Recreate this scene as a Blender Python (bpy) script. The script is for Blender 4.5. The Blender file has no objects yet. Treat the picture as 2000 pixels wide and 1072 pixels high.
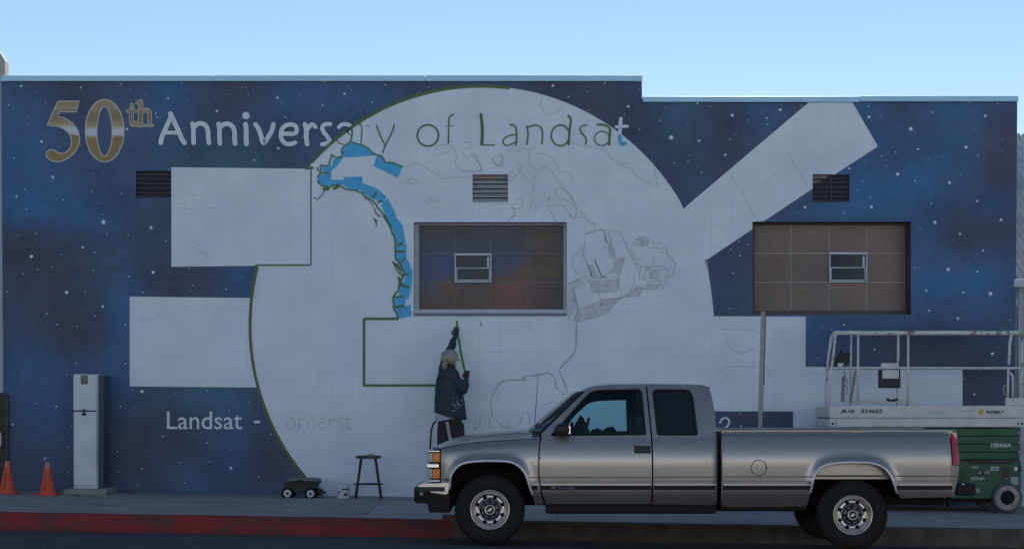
import bpy, bmesh, math, random
from math import sin, cos, pi, radians, sqrt, atan2, hypot, exp
from mathutils import Vector, Matrix
from mathutils.geometry import tessellate_polygon, delaunay_2d_cdt
random.seed(7)
SC = bpy.context.scene
COL = SC.collection

# ------------------------------------------------------------------ camera, sky, sun, exposure
F, HZ, HC = 3780.0, 788.0, 1.53          # focal length in photo pixels, horizon row, eye height (m)
cam = bpy.data.cameras.new('camera'); camo = bpy.data.objects.new('camera', cam); COL.objects.link(camo)
camo.location = (0, 0, HC); camo.rotation_euler = (radians(90), 0, 0)
cam.sensor_width = 36.0; cam.lens = 36.0*F/2000.0
cam.shift_y = (HZ-536.0)/2000.0
cam.clip_start = 0.1; cam.clip_end = 3000
SC.camera = camo
SUN_EL, SUN_AZ = 27.0, 8.0               # the sun stands behind the mural building
w = bpy.data.worlds.new('World'); SC.world = w; w.use_nodes = True
wn = w.node_tree; bg = wn.nodes['Background']
sk = wn.nodes.new('ShaderNodeTexSky'); sk.sky_type = 'NISHITA'; sk.sun_disc = False
sk.sun_elevation = radians(SUN_EL); sk.sun_rotation = radians(SUN_AZ)
sk.air_density = 1.0; sk.dust_density = 0.0; sk.ozone_density = 2.0; sk.altitude = 200
wn.links.new(sk.outputs[0], bg.inputs[0]); bg.inputs[1].default_value = 0.062
sl = bpy.data.lights.new('sun', 'SUN'); so = bpy.data.objects.new('sun', sl); COL.objects.link(so)
sl.energy = 5.0; sl.angle = radians(0.5); sl.color = (1.0, 0.96, 0.90)
sd = Vector((sin(radians(SUN_AZ))*cos(radians(SUN_EL)), cos(radians(SUN_AZ))*cos(radians(SUN_EL)), sin(radians(SUN_EL))))
so.rotation_euler = sd.to_track_quat('Z', 'Y').to_euler(); so.location = (4, 60, 40)
SC.view_settings.view_transform = 'Standard'; SC.view_settings.look = 'None'
SC.view_settings.gamma = 1.0; SC.view_settings.use_curve_mapping = False
SC.view_settings.exposure = 0.81

# ------------------------------------------------------------------ helpers
YW = 28.0        # mural wall plane
YT = 21.0        # near flank of the truck
YC = 23.06       # kerb face
YM = 21.975      # truck centre line
def P(px, py, Y):
    s = F/Y
    return Vector(((px-1000.0)/s, Y, HC+(HZ-py)/s))
def z_walk(X, Y):
    return HC-(1.368+.0157*X+(YW-Y)/4.95*(.028+.0013*X))
def z_road(X, Y):
    d = 1.532+.0168*X
    if Y > 20.6: d += .085*min(1, (Y-20.6)/2.4)
    return HC-d

MATS = {}
def mat(name, col, rough=.6, metal=0.0, col2=None, scale=4.0, bump=0.0, bscale=60.0, coat=0.0, spec=.5, detail=6.0, stretch=None, lo=.35, hi=.7):
    m = bpy.data.materials.new(name); m.use_nodes = True
    nt = m.node_tree; b = nt.nodes['Principled BSDF']
    b.inputs['Base Color'].default_value = (*col, 1); b.inputs['Roughness'].default_value = rough
    b.inputs['Metallic'].default_value = metal; b.inputs['Coat Weight'].default_value = coat
    b.inputs['Coat Roughness'].default_value = .06; b.inputs['Specular IOR Level'].default_value = spec
    tc = nt.nodes.new('ShaderNodeNewGeometry')
    src = tc.outputs['Position']
    if stretch:
        mp = nt.nodes.new('ShaderNodeMapping'); mp.inputs['Scale'].default_value = stretch
        nt.links.new(src, mp.inputs[0]); src = mp.outputs[0]
    if col2:
        n = nt.nodes.new('ShaderNodeTexNoise'); n.inputs['Scale'].default_value = scale; n.inputs['Detail'].default_value = detail
        nt.links.new(src, n.inputs['Vector'])
        r = nt.nodes.new('ShaderNodeValToRGB'); r.color_ramp.elements[0].position = lo; r.color_ramp.elements[1].position = hi
        r.color_ramp.elements[0].color = (*col, 1); r.color_ramp.elements[1].color = (*col2, 1)
        nt.links.new(n.outputs['Fac'], r.inputs[0]); nt.links.new(r.outputs[0], b.inputs['Base Color'])
    if bump:
        n2 = nt.nodes.new('ShaderNodeTexNoise'); n2.inputs['Scale'].default_value = bscale; n2.inputs['Detail'].default_value = 5
        nt.links.new(src, n2.inputs['Vector'])
        bp = nt.nodes.new('ShaderNodeBump'); bp.inputs['Strength'].default_value = 1.0; bp.inputs['Distance'].default_value = bump
        nt.links.new(n2.outputs['Fac'], bp.inputs['Height']); nt.links.new(bp.outputs[0], b.inputs['Normal'])
    MATS[name] = m
    return m

class MB:
    """collects geometry for ONE mesh object (world coordinates unless said otherwise)"""
    def __init__(s): s.v = []; s.f = []; s.sm = []; s.cols = None
    def add(s, vs, fs, smooth=False):
        o = len(s.v); s.v += [tuple(p) for p in vs]
        for f in fs: s.f.append(tuple(i+o for i in f)); s.sm.append(smooth)
        return s
    def box(s, a, b, bev=0.0):
        x0, y0, z0 = [min(a[i], b[i]) for i in range(3)]; x1, y1, z1 = [max(a[i], b[i]) for i in range(3)]
        if bev <= 0:
            s.add([(x0,y0,z0),(x1,y0,z0),(x1,y1,z0),(x0,y1,z0),(x0,y0,z1),(x1,y0,z1),(x1,y1,z1),(x0,y1,z1)],
                  [(0,3,2,1),(4,5,6,7),(0,1,5,4),(1,2,6,5),(2,3,7,6),(3,0,4,7)])
        else:
            bm = bmesh.new(); bmesh.ops.create_cube(bm, size=1.0)
            for v in bm.verts:
                v.co = Vector(((x0+x1)/2+v.co.x*(x1-x0), (y0+y1)/2+v.co.y*(y1-y0), (z0+z1)/2+v.co.z*(z1-z0)))
            bv = min(bev, .45*min(x1-x0, y1-y0, z1-z0))
            bmesh.ops.bevel(bm, geom=bm.edges[:], offset=bv, segments=2, profile=.5, affect='EDGES')
            bm.verts.index_update(); s.add([v.co[:] for v in bm.verts], [[v.index for v in f.verts] for f in bm.faces]); bm.free()
        return s
    def ring_loft(s, rings, closed_ends=True, smooth=True):
        n = len(rings[0]); vs = [p for r in rings for p in r]; fs = []
        for i in range(len(rings)-1):
            for j in range(n):
                k = (j+1) % n; fs.append((i*n+j, i*n+k, (i+1)*n+k, (i+1)*n+j))
        if closed_ends: fs.append(tuple(range(n))[::-1]); fs.append(tuple((len(rings)-1)*n+j for j in range(n)))
        return s.add(vs, fs, smooth)
    def tube(s, pts, r, n=8, caps=True, ry=None):
        pts = [Vector(p) for p in pts]; rs = r if isinstance(r, (list, tuple)) else [r]*len(pts)
        up = None; rings = []
        for i, p in enumerate(pts):
            t = (pts[min(i+1, len(pts)-1)]-pts[max(i-1, 0)])
            if t.length < 1e-9: t = Vector((0,0,1))
            t.normalize()
            if up is None:
                a = Vector((0,1,0)) if abs(t.y) < .9 else Vector((1,0,0))
                u = a-t*a.dot(t)
            else: u = up-t*up.dot(t)
            u.normalize(); up = u; vv = t.cross(u)
            rings.append([p+(u*cos(2*pi*j/n)*(ry or rs[i])+vv*sin(2*pi*j/n)*rs[i]) for j in range(n)])
        return s.ring_loft(rings, caps)
    def bar(s, a, b, w, d):          # square bar
        a = Vector(a); b = Vector(b); t = (b-a).normalized()
        y = Vector((0,1,0)) if abs(t.y) < .9 else Vector((1,0,0))
        u = t.cross(y).normalized(); v = t.cross(u).normalized()
        q = [(-1,-1),(1,-1),(1,1),(-1,1)]
        vs = [c+u*(i*w/2)+v*(j*d/2) for c in (a, b) for i, j in q]
        return s.add(vs, [(0,1,2,3),(7,6,5,4),(0,4,5,1),(1,5,6,2),(2,6,7,3),(3,7,4,0)])
    def lathe(s, prof, c, axis='z', n=24, smooth=True, caps=False):
        c = Vector(c); rings = []
        for r, h in prof:
            ring = []
            for j in range(n):
                a = 2*pi*j/n
                if axis == 'z': p = Vector((r*cos(a), r*sin(a), h))
                else: p = Vector((r*cos(a), h, r*sin(a)))
                ring.append(c+p)
            rings.append(ring)
        return s.ring_loft(rings, caps, smooth)
    def disc(s, c, rx, rz=None, n=20, Y=None):
        c = Vector(c); rz = rz or rx
        return s.add([c+Vector((rx*cos(2*pi*j/n), 0, rz*sin(2*pi*j/n))) for j in range(n)], [tuple(range(n))])
    def sheet(s, loops):             # planar polygon with holes, loops of Vectors
        loops = [[Vector(p) for p in l] for l in loops]
        # tessellate in XZ
        tri = tessellate_polygon([[Vector((p.x, p.z, 0)) for p in l] for l in loops])
        flat = [p for l in loops for p in l]; fs = []
        for t in tri:
            a, b, c = [flat[i] for i in t]
            cr = (b.x-a.x)*(c.z-a.z)-(b.z-a.z)*(c.x-a.x)
            if abs(cr) < 1e-12: continue
            fs.append(t if cr > 0 else t[::-1])
        return s.add(flat, fs)
    def prism(s, poly, y0, y1):      # poly of (x,z), extruded along y
        n = len(poly); ar = sum(poly[i][0]*poly[(i+1)%n][1]-poly[(i+1)%n][0]*poly[i][1] for i in range(n))
        if ar < 0: poly = poly[::-1]
        s.sheet([[Vector((x, y0, z)) for x, z in poly]])
        o = len(s.f); s.sheet([[Vector((x, y1, z)) for x, z in poly]])
        for i in range(o, len(s.f)): s.f[i] = s.f[i][::-1]
        for i in range(n):
            (xa, za), (xb, zb) = poly[i], poly[(i+1) % n]
            s.add([(xa,y0,za),(xb,y0,zb),(xb,y1,zb),(xa,y1,za)], [(0,3,2,1)])
        return s
    def ribbon(s, pts, wd, caps=True, smooth=True, taper=None):   # flat stroke in the XZ plane of its points
        pts = [Vector(p) for p in pts]
        if smooth and len(pts) > 2: pts = catmull(pts, 4)
        L, R = [], []; n = len(pts)
        for i, p in enumerate(pts):
            t = pts[min(i+1, n-1)]-pts[max(i-1, 0)]; t.y = 0
            if t.length < 1e-9: t = Vector((1,0,0))
            t.normalize(); nn = Vector((-t.z, 0, t.x)); h = (wd if taper is None else wd*taper[min(i, len(taper)-1)])/2
            L.append(p+nn*h); R.append(p-nn*h)
        vs = R+L; fs = [(i, i+1, n+i+1, n+i) for i in range(n-1)]
        s.add(vs, fs)
        if caps:
            for e, (pc, a0) in enumerate(((pts[0], 1), (pts[-1], -1))):
                nb = pts[1] if e == 0 else pts[-2]
                d = (pc-nb); d.y = 0
                if d.length < 1e-9: continue
                an = atan2(d.z, d.x)
                arc = [pc+Vector((cos(an-pi/2+pi*k/6), 0, sin(an-pi/2+pi*k/6)))*wd/2 for k in range(7)]
                s.add(arc, [tuple(range(7))])
        return s
    def build(s, name, m, parent=None, loc=None, kind=None, label=None):
        me = bpy.data.meshes.new(name); me.from_pydata(s.v, [], s.f)
        me.polygons.foreach_set('use_smooth', s.sm); me.update()
        if m: me.materials.append(m)
        if s.cols is not None:
            at = me.color_attributes.new('paint', 'FLOAT_COLOR', 'POINT')
            at.data.foreach_set('color', [c for q in s.cols for c in (*q, 1.0)])
        return link(name, me, parent, loc, kind, label)
def link(name, me, parent=None, loc=None, kind=None, label=None):
    o = bpy.data.objects.new(name, me); COL.objects.link(o)
    if loc is not None: o.location = loc
    if parent:
        o.parent = parent
        if parent.parent is None: o.matrix_parent_inverse = Matrix.Translation(-Vector(parent.location))
    if kind: o['kind'] = kind
    if label: o['label'] = label
    return o
def catmull(p, k):
    out = []
    for i in range(len(p)-1):
        a, b, c, d = p[max(i-1,0)], p[i], p[i+1], p[min(i+2, len(p)-1)]
        for j in range(k):
            t = j/k
            out.append(.5*((2*b)+(c-a)*t+(2*a-5*b+4*c-d)*t*t+(3*b-a-3*c+d)*t**3))
    out.append(p[-1]); return out
def thing(name, label, cat, loc=(0,0,0), group=None):
    o = bpy.data.objects.new(name, None); COL.objects.link(o); o.location = loc; o.empty_display_size = .2
    return tag(o, label, cat, group)
def tag(o, label, cat, group=None):
    o['label'] = label; o['category'] = cat
    if group: o['group'] = group
    return o
def copy_tree(o, parent=None):
    c = o.copy(); COL.objects.link(c)
    if parent: c.parent = parent; c.matrix_parent_inverse = o.matrix_parent_inverse.copy()
    for ch in list(o.children): copy_tree(ch, c)
    return c
def inpoly(x, y, poly):
    r = False; n = len(poly); j = n-1
    for i in range(n):
        xi, yi = poly[i]; xj, yj = poly[j]
        if (yi > y) != (yj > y) and x < (xj-xi)*(y-yi)/(yj-yi)+xi: r = not r
        j = i
    return r
def resample(loop, step):
    out = []
    for i in range(len(loop)):
        a, b = loop[i], loop[(i+1) % len(loop)]; d = hypot(b[0]-a[0], b[1]-a[1]); n = max(1, int(d/step+.5))
        for k in range(n): out.append((a[0]+(b[0]-a[0])*k/n, a[1]+(b[1]-a[1])*k/n))
    return out
def cdt(outer, holes, step, mn=None):
    """triangulated region with an inner grid; 2D points"""
    loops = [resample(l, step) for l in [outer]+holes]
    vs, ed = [], []
    for l in loops:
        o = len(vs); vs += l; ed += [(o+i, o+(i+1) % len(l)) for i in range(len(l))]
    xs = [p[0] for p in loops[0]]; ys = [p[1] for p in loops[0]]
    bpts = list(vs); cell = {}
    for x, y in bpts: cell.setdefault((int(x//step), int(y//step)), []).append((x, y))
    y = min(ys)+step*.5; row = 0
    while y < max(ys):
        x = min(xs)+step*(.5 if row % 2 else 0.25)
        while x < max(xs):
            cx, cy = int(x//step), int(y//step); ok = True
            for i in (-1,0,1):
                for j in (-1,0,1):
                    for q in cell.get((cx+i, cy+j), ()):
                        if hypot(q[0]-x, q[1]-y) < step*.5: ok = False
            if ok and inpoly(x, y, outer) and not any(inpoly(x, y, h) for h in holes): vs.append((x, y))
            x += step
        y += step*.9; row += 1
    r = delaunay_2d_cdt([Vector(p) for p in vs], ed, [], 0, 1e-6)
    ov = [(p.x, p.y) for p in r[0]]; fs = []
    for f in r[2]:
        cx = sum(ov[i][0] for i in f)/len(f); cy = sum(ov[i][1] for i in f)/len(f)
        if inpoly(cx, cy, outer) and not any(inpoly(cx, cy, h) for h in holes):
            a, b, c = [ov[i] for i in f[:3]]
            cr = (b[0]-a[0])*(c[1]-a[1])-(b[1]-a[1])*(c[0]-a[0])
            fs.append(tuple(f) if cr > 0 else tuple(f)[::-1])
    return ov, fs, loops
def text_mb(s, x0, x1, y0, y1, Y, bold=0.0, shear=0.0, mb=None, n=3):
    """lettering fitted into the pixel box x0..x1, y0 (top)..y1 (bottom) on the plane Y"""
    c = bpy.data.curves.new('text', 'FONT'); c.body = s; c.resolution_u = n; c.offset = bold; c.shear = shear
    o = bpy.data.objects.new('text', c); COL.objects.link(o)
    dg = bpy.context.evaluated_depsgraph_get(); me = bpy.data.meshes.new_from_object(o.evaluated_get(dg))
    vs = [v.co.copy() for v in me.vertices]; fs = [tuple(p.vertices) for p in me.polygons]
    bpy.data.objects.remove(o); bpy.data.curves.remove(c); bpy.data.meshes.remove(me)
    ax0, ax1 = min(v.x for v in vs), max(v.x for v in vs); ay0, ay1 = min(v.y for v in vs), max(v.y for v in vs)
    mb = mb or MB()
    q = [P(x0+(v.x-ax0)/(ax1-ax0)*(x1-x0), y1+(v.y-ay0)/(ay1-ay0)*(y0-y1), Y) for v in vs]
    return mb.add(q, fs)
def split_build(mb, name, m, parent, label=None):
    """each connected piece of a flat print becomes an object of its own"""
    par = list(range(len(mb.v)))
    def find(i):
        while par[i] != i: par[i] = par[par[i]]; i = par[i]
        return i
    for f in mb.f:
        for i in f[1:]: par[find(i)] = find(f[0])
    groups = {}
    for f in mb.f: groups.setdefault(find(f[0]), []).append(f)
    for fs in groups.values():
        ids = sorted({i for f in fs for i in f}); mp = {i: k for k, i in enumerate(ids)}
        q = MB(); q.add([mb.v[i] for i in ids], [tuple(mp[i] for i in f) for f in fs]); q.build(name, m, parent)
def skin_mesh(verts, edges, root=0, sub=2):
    """verts: (Vector, radius). One continuous skinned surface."""
    me = bpy.data.meshes.new('skin'); me.from_pydata([v[0] for v in verts], edges, []); me.update()
    o = bpy.data.objects.new('skin', me); COL.objects.link(o)
    md = o.modifiers.new('s', 'SKIN'); md.use_smooth_shade = True
    for i, v in enumerate(verts):
        r = v[1]; me.skin_vertices[0].data[i].radius = (r, r); me.skin_vertices[0].data[i].use_root = (i == root)
    sb = o.modifiers.new('u', 'SUBSURF'); sb.levels = sub; sb.render_levels = sub
    dg = bpy.context.evaluated_depsgraph_get(); dg.update()
    ev = bpy.data.meshes.new_from_object(o.evaluated_get(dg))
    mb = MB(); mb.add([v.co[:] for v in ev.vertices], [tuple(p.vertices) for p in ev.polygons], True)
    bpy.data.objects.remove(o); bpy.data.meshes.remove(me); bpy.data.meshes.remove(ev)
    return mb
def zm(ox, oy, s):                       # coordinates read off an enlarged crop of the photograph
    return lambda pts: [(ox+x/s, oy+y/s) for x, y in pts]
def W(pts, dy=0.0): return [P(x, y, YW) + Vector((0, -dy, 0)) for x, y in pts]
# ------------------------------------------------------------------ ground, road, pavement
asphalt = mat('asphalt', (.038,.038,.04), .9, col2=(.062,.06,.058), scale=3, bump=.006, bscale=90, lo=.3, hi=.75)
concrete = mat('concrete_dark', (.27,.25,.235), .9, col2=(.37,.34,.315), scale=1.6, bump=.003, bscale=70)
concrete2 = mat('concrete_light', (.33,.315,.30), .9, col2=(.43,.40,.375), scale=1.6, bump=.003, bscale=70)
kerbgrey = mat('kerb_concrete', (.07,.062,.055), .95, col2=(.13,.115,.10), scale=5, bump=.004, bscale=60)
kerbred = mat('kerb_red_paint', (.245,.030,.031), .85, col2=(.10,.04,.036), scale=3.2, bump=.005, bscale=40, lo=.44, hi=.64, stretch=(.6,1,1.6), detail=14)
dirt = mat('gutter_dirt', (.10,.095,.09), .95, col2=(.19,.18,.17), scale=14, bump=.004)

def grid_sheet(xs, ys, zf):
    m = MB(); n = len(ys)
    m.add([(x, y, zf(x, y)) for x in xs for y in ys],
          [(i*n+j, (i+1)*n+j, (i+1)*n+j+1, i*n+j+1) for i in range(len(xs)-1) for j in range(n-1)], True)
    return m
g = grid_sheet([-900, -60, 60, 900], [-900, -40, 60, 900], lambda x, y: HC-3.2).build('ground', concrete, kind='structure')
rd = grid_sheet([-60+4*i for i in range(31)], [-6, 0, 6, 12, 16, 19, 20.6, 21.2, 21.8, 22.4, 23.1], z_road).build('road', asphalt, kind='structure')
gm = MB()
for i in range(60):
    x0 = -9+i*.3
    gm.add([(x0, 23.06-.05-.05*random.random(), z_road(x0, 22.98)+.004), (x0+.3, 23.06-.05-.05*random.random(), z_road(x0+.3, 22.98)+.004),
            (x0+.3, 23.06, z_road(x0+.3, 23.06)+.006), (x0, 23.06, z_road(x0, 23.06)+.006)], [(0,1,2,3)])
gm.build('gutter_dirt', dirt, kind='structure')
# pavement base and slabs
sw = grid_sheet([-60, -20, -8, 0, 8, 20, 60], [23.2, 26, 28.6], lambda x, y: z_walk(x, y)-.02).build('pavement', concrete, kind='structure')
def slab(x0, x1, y0, y1, m):
    g_ = .004
    mb = MB(); q = [(x0+g_, y0+g_), (x1-g_, y0+g_), (x1-g_, y1-g_), (x0+g_, y1-g_)]
    t = [(x, y, z_walk(x, y)) for x, y in q]; b = [(x, y, z_walk(x, y)-.05) for x, y in q]
    mb.add(t+b, [(0,1,2,3), (0,4,5,1), (1,5,6,2), (2,6,7,3), (3,7,4,0)])
    return mb.build('slab', m, sw)
xs = [-60, -30, -14, -9.6, -1.8]
for a, b in zip(xs, xs[1:]): slab(a, b, 23.2, 27.99, concrete)
x = -1.8
while x < 12:
    slab(x, x+1.18, 23.2, 27.06, concrete2); slab(x, x+1.18, 27.06, 27.99, concrete); x += 1.18
slab(x, 60, 23.2, 27.99, concrete2)
# kerb: red-painted lengths on the left, bare ones to the right
kb = bpy.data.objects.new('kerb', None); COL.objects.link(kb); kb['kind'] = 'structure'
def kerb_piece(x0, x1, m, nm):
    mb = MB(); n = max(2, int((x1-x0)/.6)); prof = [(23.06, None), (23.055, .035), (23.075, .008), (23.10, 0), (23.2, 0)]
    rows = []
    for i in range(n+1):
        X = x0+.001+(x1-x0-.002)*i/n; zt = z_walk(X, 23.2)
        rows.append([(X, y+.006*sin(X*3.1), (zt-d if d is not None else z_road(X, 23.06)-.1)) for y, d in prof])
    k = len(prof); mb.add([p for r in rows for p in r], [(i*k+j, (i+1)*k+j, (i+1)*k+j+1, i*k+j+1) for i in range(n) for j in range(k-1)], True)
    return mb.build(nm, m, kb)
MB().add([(-60,23.09,z_walk(-60,23.2)-.05),(60,23.09,z_walk(60,23.2)-.05),(60,23.09,-3),(-60,23.09,-3)],[(0,1,2,3)]).build('kerb_joint_backing', kerbgrey, kb)  # added dark sheet behind the kerb joints, stops light leaking through
for a, b in ((-60,-20), (-20,-9), (-9,-6.1), (-6.1,-3.1), (-3.1,-.72)): kerb_piece(a, b, kerbred, 'red_kerb_length')
for a, b in ((-.72,2.2), (2.2,5.2), (5.2,8.2), (8.2,20), (20,60)): kerb_piece(a, b, kerbgrey, 'bare_kerb_length')

m_spot = mat('gum_spot', (.10,.10,.10), .9); m_litter = mat('dry_litter', (.30,.25,.18), .9, col2=(.16,.12,.08), scale=20)
rg = random.Random(21); gs_, ls_ = MB(), MB()
for i in range(120):
    X, Y = rg.uniform(-8, 8), rg.uniform(23.3, 27.9); r_ = rg.uniform(.008, .022); z = z_walk(X, Y)+.003+i*2e-6
    gs_.add([(X+r_*cos(2*pi*j/7)*rg.uniform(.7,1.2), Y+r_*1.3*sin(2*pi*j/7), z) for j in range(7)], [tuple(range(7))])
for i in range(230):
    k_ = i % 3; X = rg.uniform(-8, 8); Y = (rg.gauss(22.98, .06) if k_ else rg.uniform(27.7, 27.97)); r_ = rg.uniform(.006, .018)
    z = (z_road(X, Y) if k_ else z_walk(X, Y))+.004; t = rg.uniform(0, 6.28); h_ = rg.uniform(.004, .014)
    if Y > 23.04 and k_: continue
    c_, s_ = cos(t)*r_, sin(t)*r_
    ls_.add([(X+c_, Y+s_, z), (X-s_*.6, Y+c_*.6, z+h_), (X-c_, Y-s_, z+h_*.3), (X+s_*.6, Y-c_*.6, z+h_*.6)], [(0,1,2,3)])
gs_.build('gum_spots', m_spot, kind='stuff'); ls_.build('leaf_litter', m_litter, kind='stuff')
# ------------------------------------------------------------------ mural building
def paint_mat(name, rough=.55, bump=.0012, grid=None):
    m = bpy.data.materials.new(name); m.use_nodes = True; nt = m.node_tree; b = nt.nodes['Principled BSDF']
    b.inputs['Roughness'].default_value = rough; b.inputs['Specular IOR Level'].default_value = .35
    a = nt.nodes.new('ShaderNodeAttribute'); a.attribute_name = 'paint'
    ge = nt.nodes.new('ShaderNodeNewGeometry')
    n = nt.nodes.new('ShaderNodeTexNoise'); n.inputs['Scale'].default_value = 1.0; n.inputs['Detail'].default_value = 7; n.inputs['Roughness'].default_value = .55
    nt.links.new(ge.outputs['Position'], n.inputs['Vector'])
    mr = nt.nodes.new('ShaderNodeMapRange'); mr.inputs['From Min'].default_value = .3; mr.inputs['From Max'].default_value = .7
    mr.inputs['To Min'].default_value = .78; mr.inputs['To Max'].default_value = 1.22
    nt.links.new(n.outputs['Fac'], mr.inputs['Value'])
    n3 = nt.nodes.new('ShaderNodeTexNoise'); n3.inputs['Scale'].default_value = 9; n3.inputs['Detail'].default_value = 8; n3.inputs['Roughness'].default_value = .7
    mp3 = nt.nodes.new('ShaderNodeMapping'); mp3.inputs['Scale'].default_value = (1, 1, .45); mp3.inputs['Rotation'].default_value = (0, .5, 0)
    nt.links.new(ge.outputs['Position'], mp3.inputs[0]); nt.links.new(mp3.outputs[0], n3.inputs['Vector'])
    m3 = nt.nodes.new('ShaderNodeMapRange'); m3.inputs['From Min'].default_value = .3; m3.inputs['From Max'].default_value = .7; m3.inputs['To Min'].default_value = .88; m3.inputs['To Max'].default_value = 1.12
    nt.links.new(n3.outputs['Fac'], m3.inputs['Value'])
    mm = nt.nodes.new('ShaderNodeMath'); mm.operation = 'MULTIPLY'; nt.links.new(mr.outputs[0], mm.inputs[0]); nt.links.new(m3.outputs[0], mm.inputs[1])
    mx = nt.nodes.new('ShaderNodeMix'); mx.data_type = 'RGBA'; mx.blend_type = 'MULTIPLY'; mx.inputs[0].default_value = 1
    nt.links.new(a.outputs['Color'], mx.inputs[6]); nt.links.new(mm.outputs[0], mx.inputs[7]); nt.links.new(mx.outputs[2], b.inputs['Base Color'])
    n2 = nt.nodes.new('ShaderNodeTexNoise'); n2.inputs['Scale'].default_value = 45; n2.inputs['Detail'].default_value = 6
    nt.links.new(ge.outputs['Position'], n2.inputs['Vector'])
    bp = nt.nodes.new('ShaderNodeBump'); bp.inputs['Distance'].default_value = bump
    nt.links.new(n2.outputs['Fac'], bp.inputs['Height']); nt.links.new(bp.outputs[0], b.inputs['Normal'])
    return m
def white_mat(name, col=(.80,.86,.94), dark=(.70,.765,.85)):
    m = mat(name, dark, .7, col2=col, scale=1.5, bump=.0018, bscale=40, lo=.3, hi=.62, spec=.3, detail=9)
    nt = m.node_tree; b = nt.nodes['Principled BSDF']; src = b.inputs['Base Color'].links[0].from_socket
    ge = nt.nodes.new('ShaderNodeNewGeometry'); sep = nt.nodes.new('ShaderNodeSeparateXYZ'); nt.links.new(ge.outputs['Position'], sep.inputs[0])
    def mth(op, a, bb=None, c=None):
        n = nt.nodes.new('ShaderNodeMath'); n.operation = op
        for i, q in enumerate((a, bb, c)):
            if q is None: continue
            if isinstance(q, (int, float)): n.inputs[i].default_value = q
            else: nt.links.new(q, n.inputs[i])
        return n.outputs[0]
    lines = []
    wob = nt.nodes.new('ShaderNodeTexNoise'); wob.inputs['Scale'].default_value = .8; nt.links.new(ge.outputs['Position'], wob.inputs['Vector'])
    for ax, per in ((sep.outputs['X'], .3048), (sep.outputs['Z'], .3048)):
        q = mth('ADD', mth('DIVIDE', ax, per), mth('MULTIPLY', wob.outputs['Fac'], .08))
        d = mth('ABSOLUTE', mth('SUBTRACT', mth('FRACT', mth('ADD', q, 100.0)), .5))
        lines.append(mth('LESS_THAN', d, .013))
    ln = mth('MAXIMUM', lines[0], lines[1])
    fn = nt.nodes.new('ShaderNodeTexNoise'); fn.inputs['Scale'].default_value = 1.5; fn.inputs['Detail'].default_value = 5; nt.links.new(ge.outputs['Position'], fn.inputs['Vector'])
    fm = nt.nodes.new('ShaderNodeMapRange'); fm.inputs['From Min'].default_value = .42; fm.inputs['From Max'].default_value = .75; fm.inputs['To Min'].default_value = 0; fm.inputs['To Max'].default_value = .34
    nt.links.new(fn.outputs['Fac'], fm.inputs['Value'])
    fac = mth('MULTIPLY', ln, fm.outputs[0])
    mx = nt.nodes.new('ShaderNodeMix'); mx.data_type = 'RGBA'; nt.links.new(fac, mx.inputs[0]); nt.links.new(src, mx.inputs[6]); mx.inputs[7].default_value = (.24,.25,.29,1)
    nt.links.new(mx.outputs[2], b.inputs['Base Color'])
    # faint block joints in the render coat
    br = nt.nodes.new('ShaderNodeTexBrick'); br.inputs['Scale'].default_value = 1.0; br.inputs['Brick Width'].default_value = .406; br.inputs['Row Height'].default_value = .203
    br.inputs['Mortar Size'].default_value = .008; br.inputs['Mortar Smooth'].default_value = .9
    cb = nt.nodes.new('ShaderNodeCombineXYZ'); nt.links.new(sep.outputs['X'], cb.inputs[0]); nt.links.new(sep.outputs['Z'], cb.inputs[1]); nt.links.new(cb.outputs[0], br.inputs['Vector'])
    b2 = nt.nodes.new('ShaderNodeBump'); b2.invert = True; b2.inputs['Distance'].default_value = .0014
    nt.links.new(br.outputs['Fac'], b2.inputs['Height']); nt.links.new(b.inputs['Normal'].links[0].from_socket, b2.inputs['Normal']); nt.links.new(b2.outputs[0], b.inputs['Normal'])
    return m
m_wall = paint_mat('mural_nebula_paint')
m_white = white_mat('primer_white')
m_whiteb = mat('letter_white', (.78,.84,.90), .6, col2=(.66,.74,.82), scale=6)
m_star = mat('star_white', (.85,.90,.95), .6); m_halo = mat('star_blue', (.22,.36,.56), .6)
m_green = mat('green_tape', (.095,.21,.06), .55, col2=(.07,.16,.045), scale=9)
m_olive = mat('green_paint_edge', (.115,.18,.055), .55, col2=(.085,.15,.045), scale=9)
m_blue = mat('blue_tape', (.075,.47,.82), .55, col2=(.06,.40,.75), scale=7)
m_pencil = mat('pencil', (.33,.345,.39), .7); m_pencil2 = mat('pencil_dark', (.12,.125,.15), .7)
m_shade = mat('pencil_shading', (.52,.55,.60), .75, col2=(.66,.70,.755), scale=14, lo=.35, hi=.6)
m_cap = mat('roof_flashing', (.50,.78,.97), .5, metal=.0, col2=(.43,.70,.92), scale=2.5)
m_black = mat('dark_paint', (.03,.032,.045), .5, col2=(.022,.024,.032), scale=6)
m_grey = mat('grey_metal', (.30,.31,.33), .5, metal=.2)
m_frame = mat('window_frame_paint', (.55,.57,.62), .5, col2=(.46,.48,.54), scale=5)
m_bframe = mat('brown_frame_paint', (.085,.060,.058), .5, col2=(.065,.048,.048), scale=5)
m_joint = mat('panel_joint', (.44,.40,.37), .5)
m_alu = mat('white_aluminium', (.62,.65,.72), .4, col2=(.55,.58,.66), scale=8)
m_pane = mat('dark_glass', (.02,.028,.045), .1, spec=.2)

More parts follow.
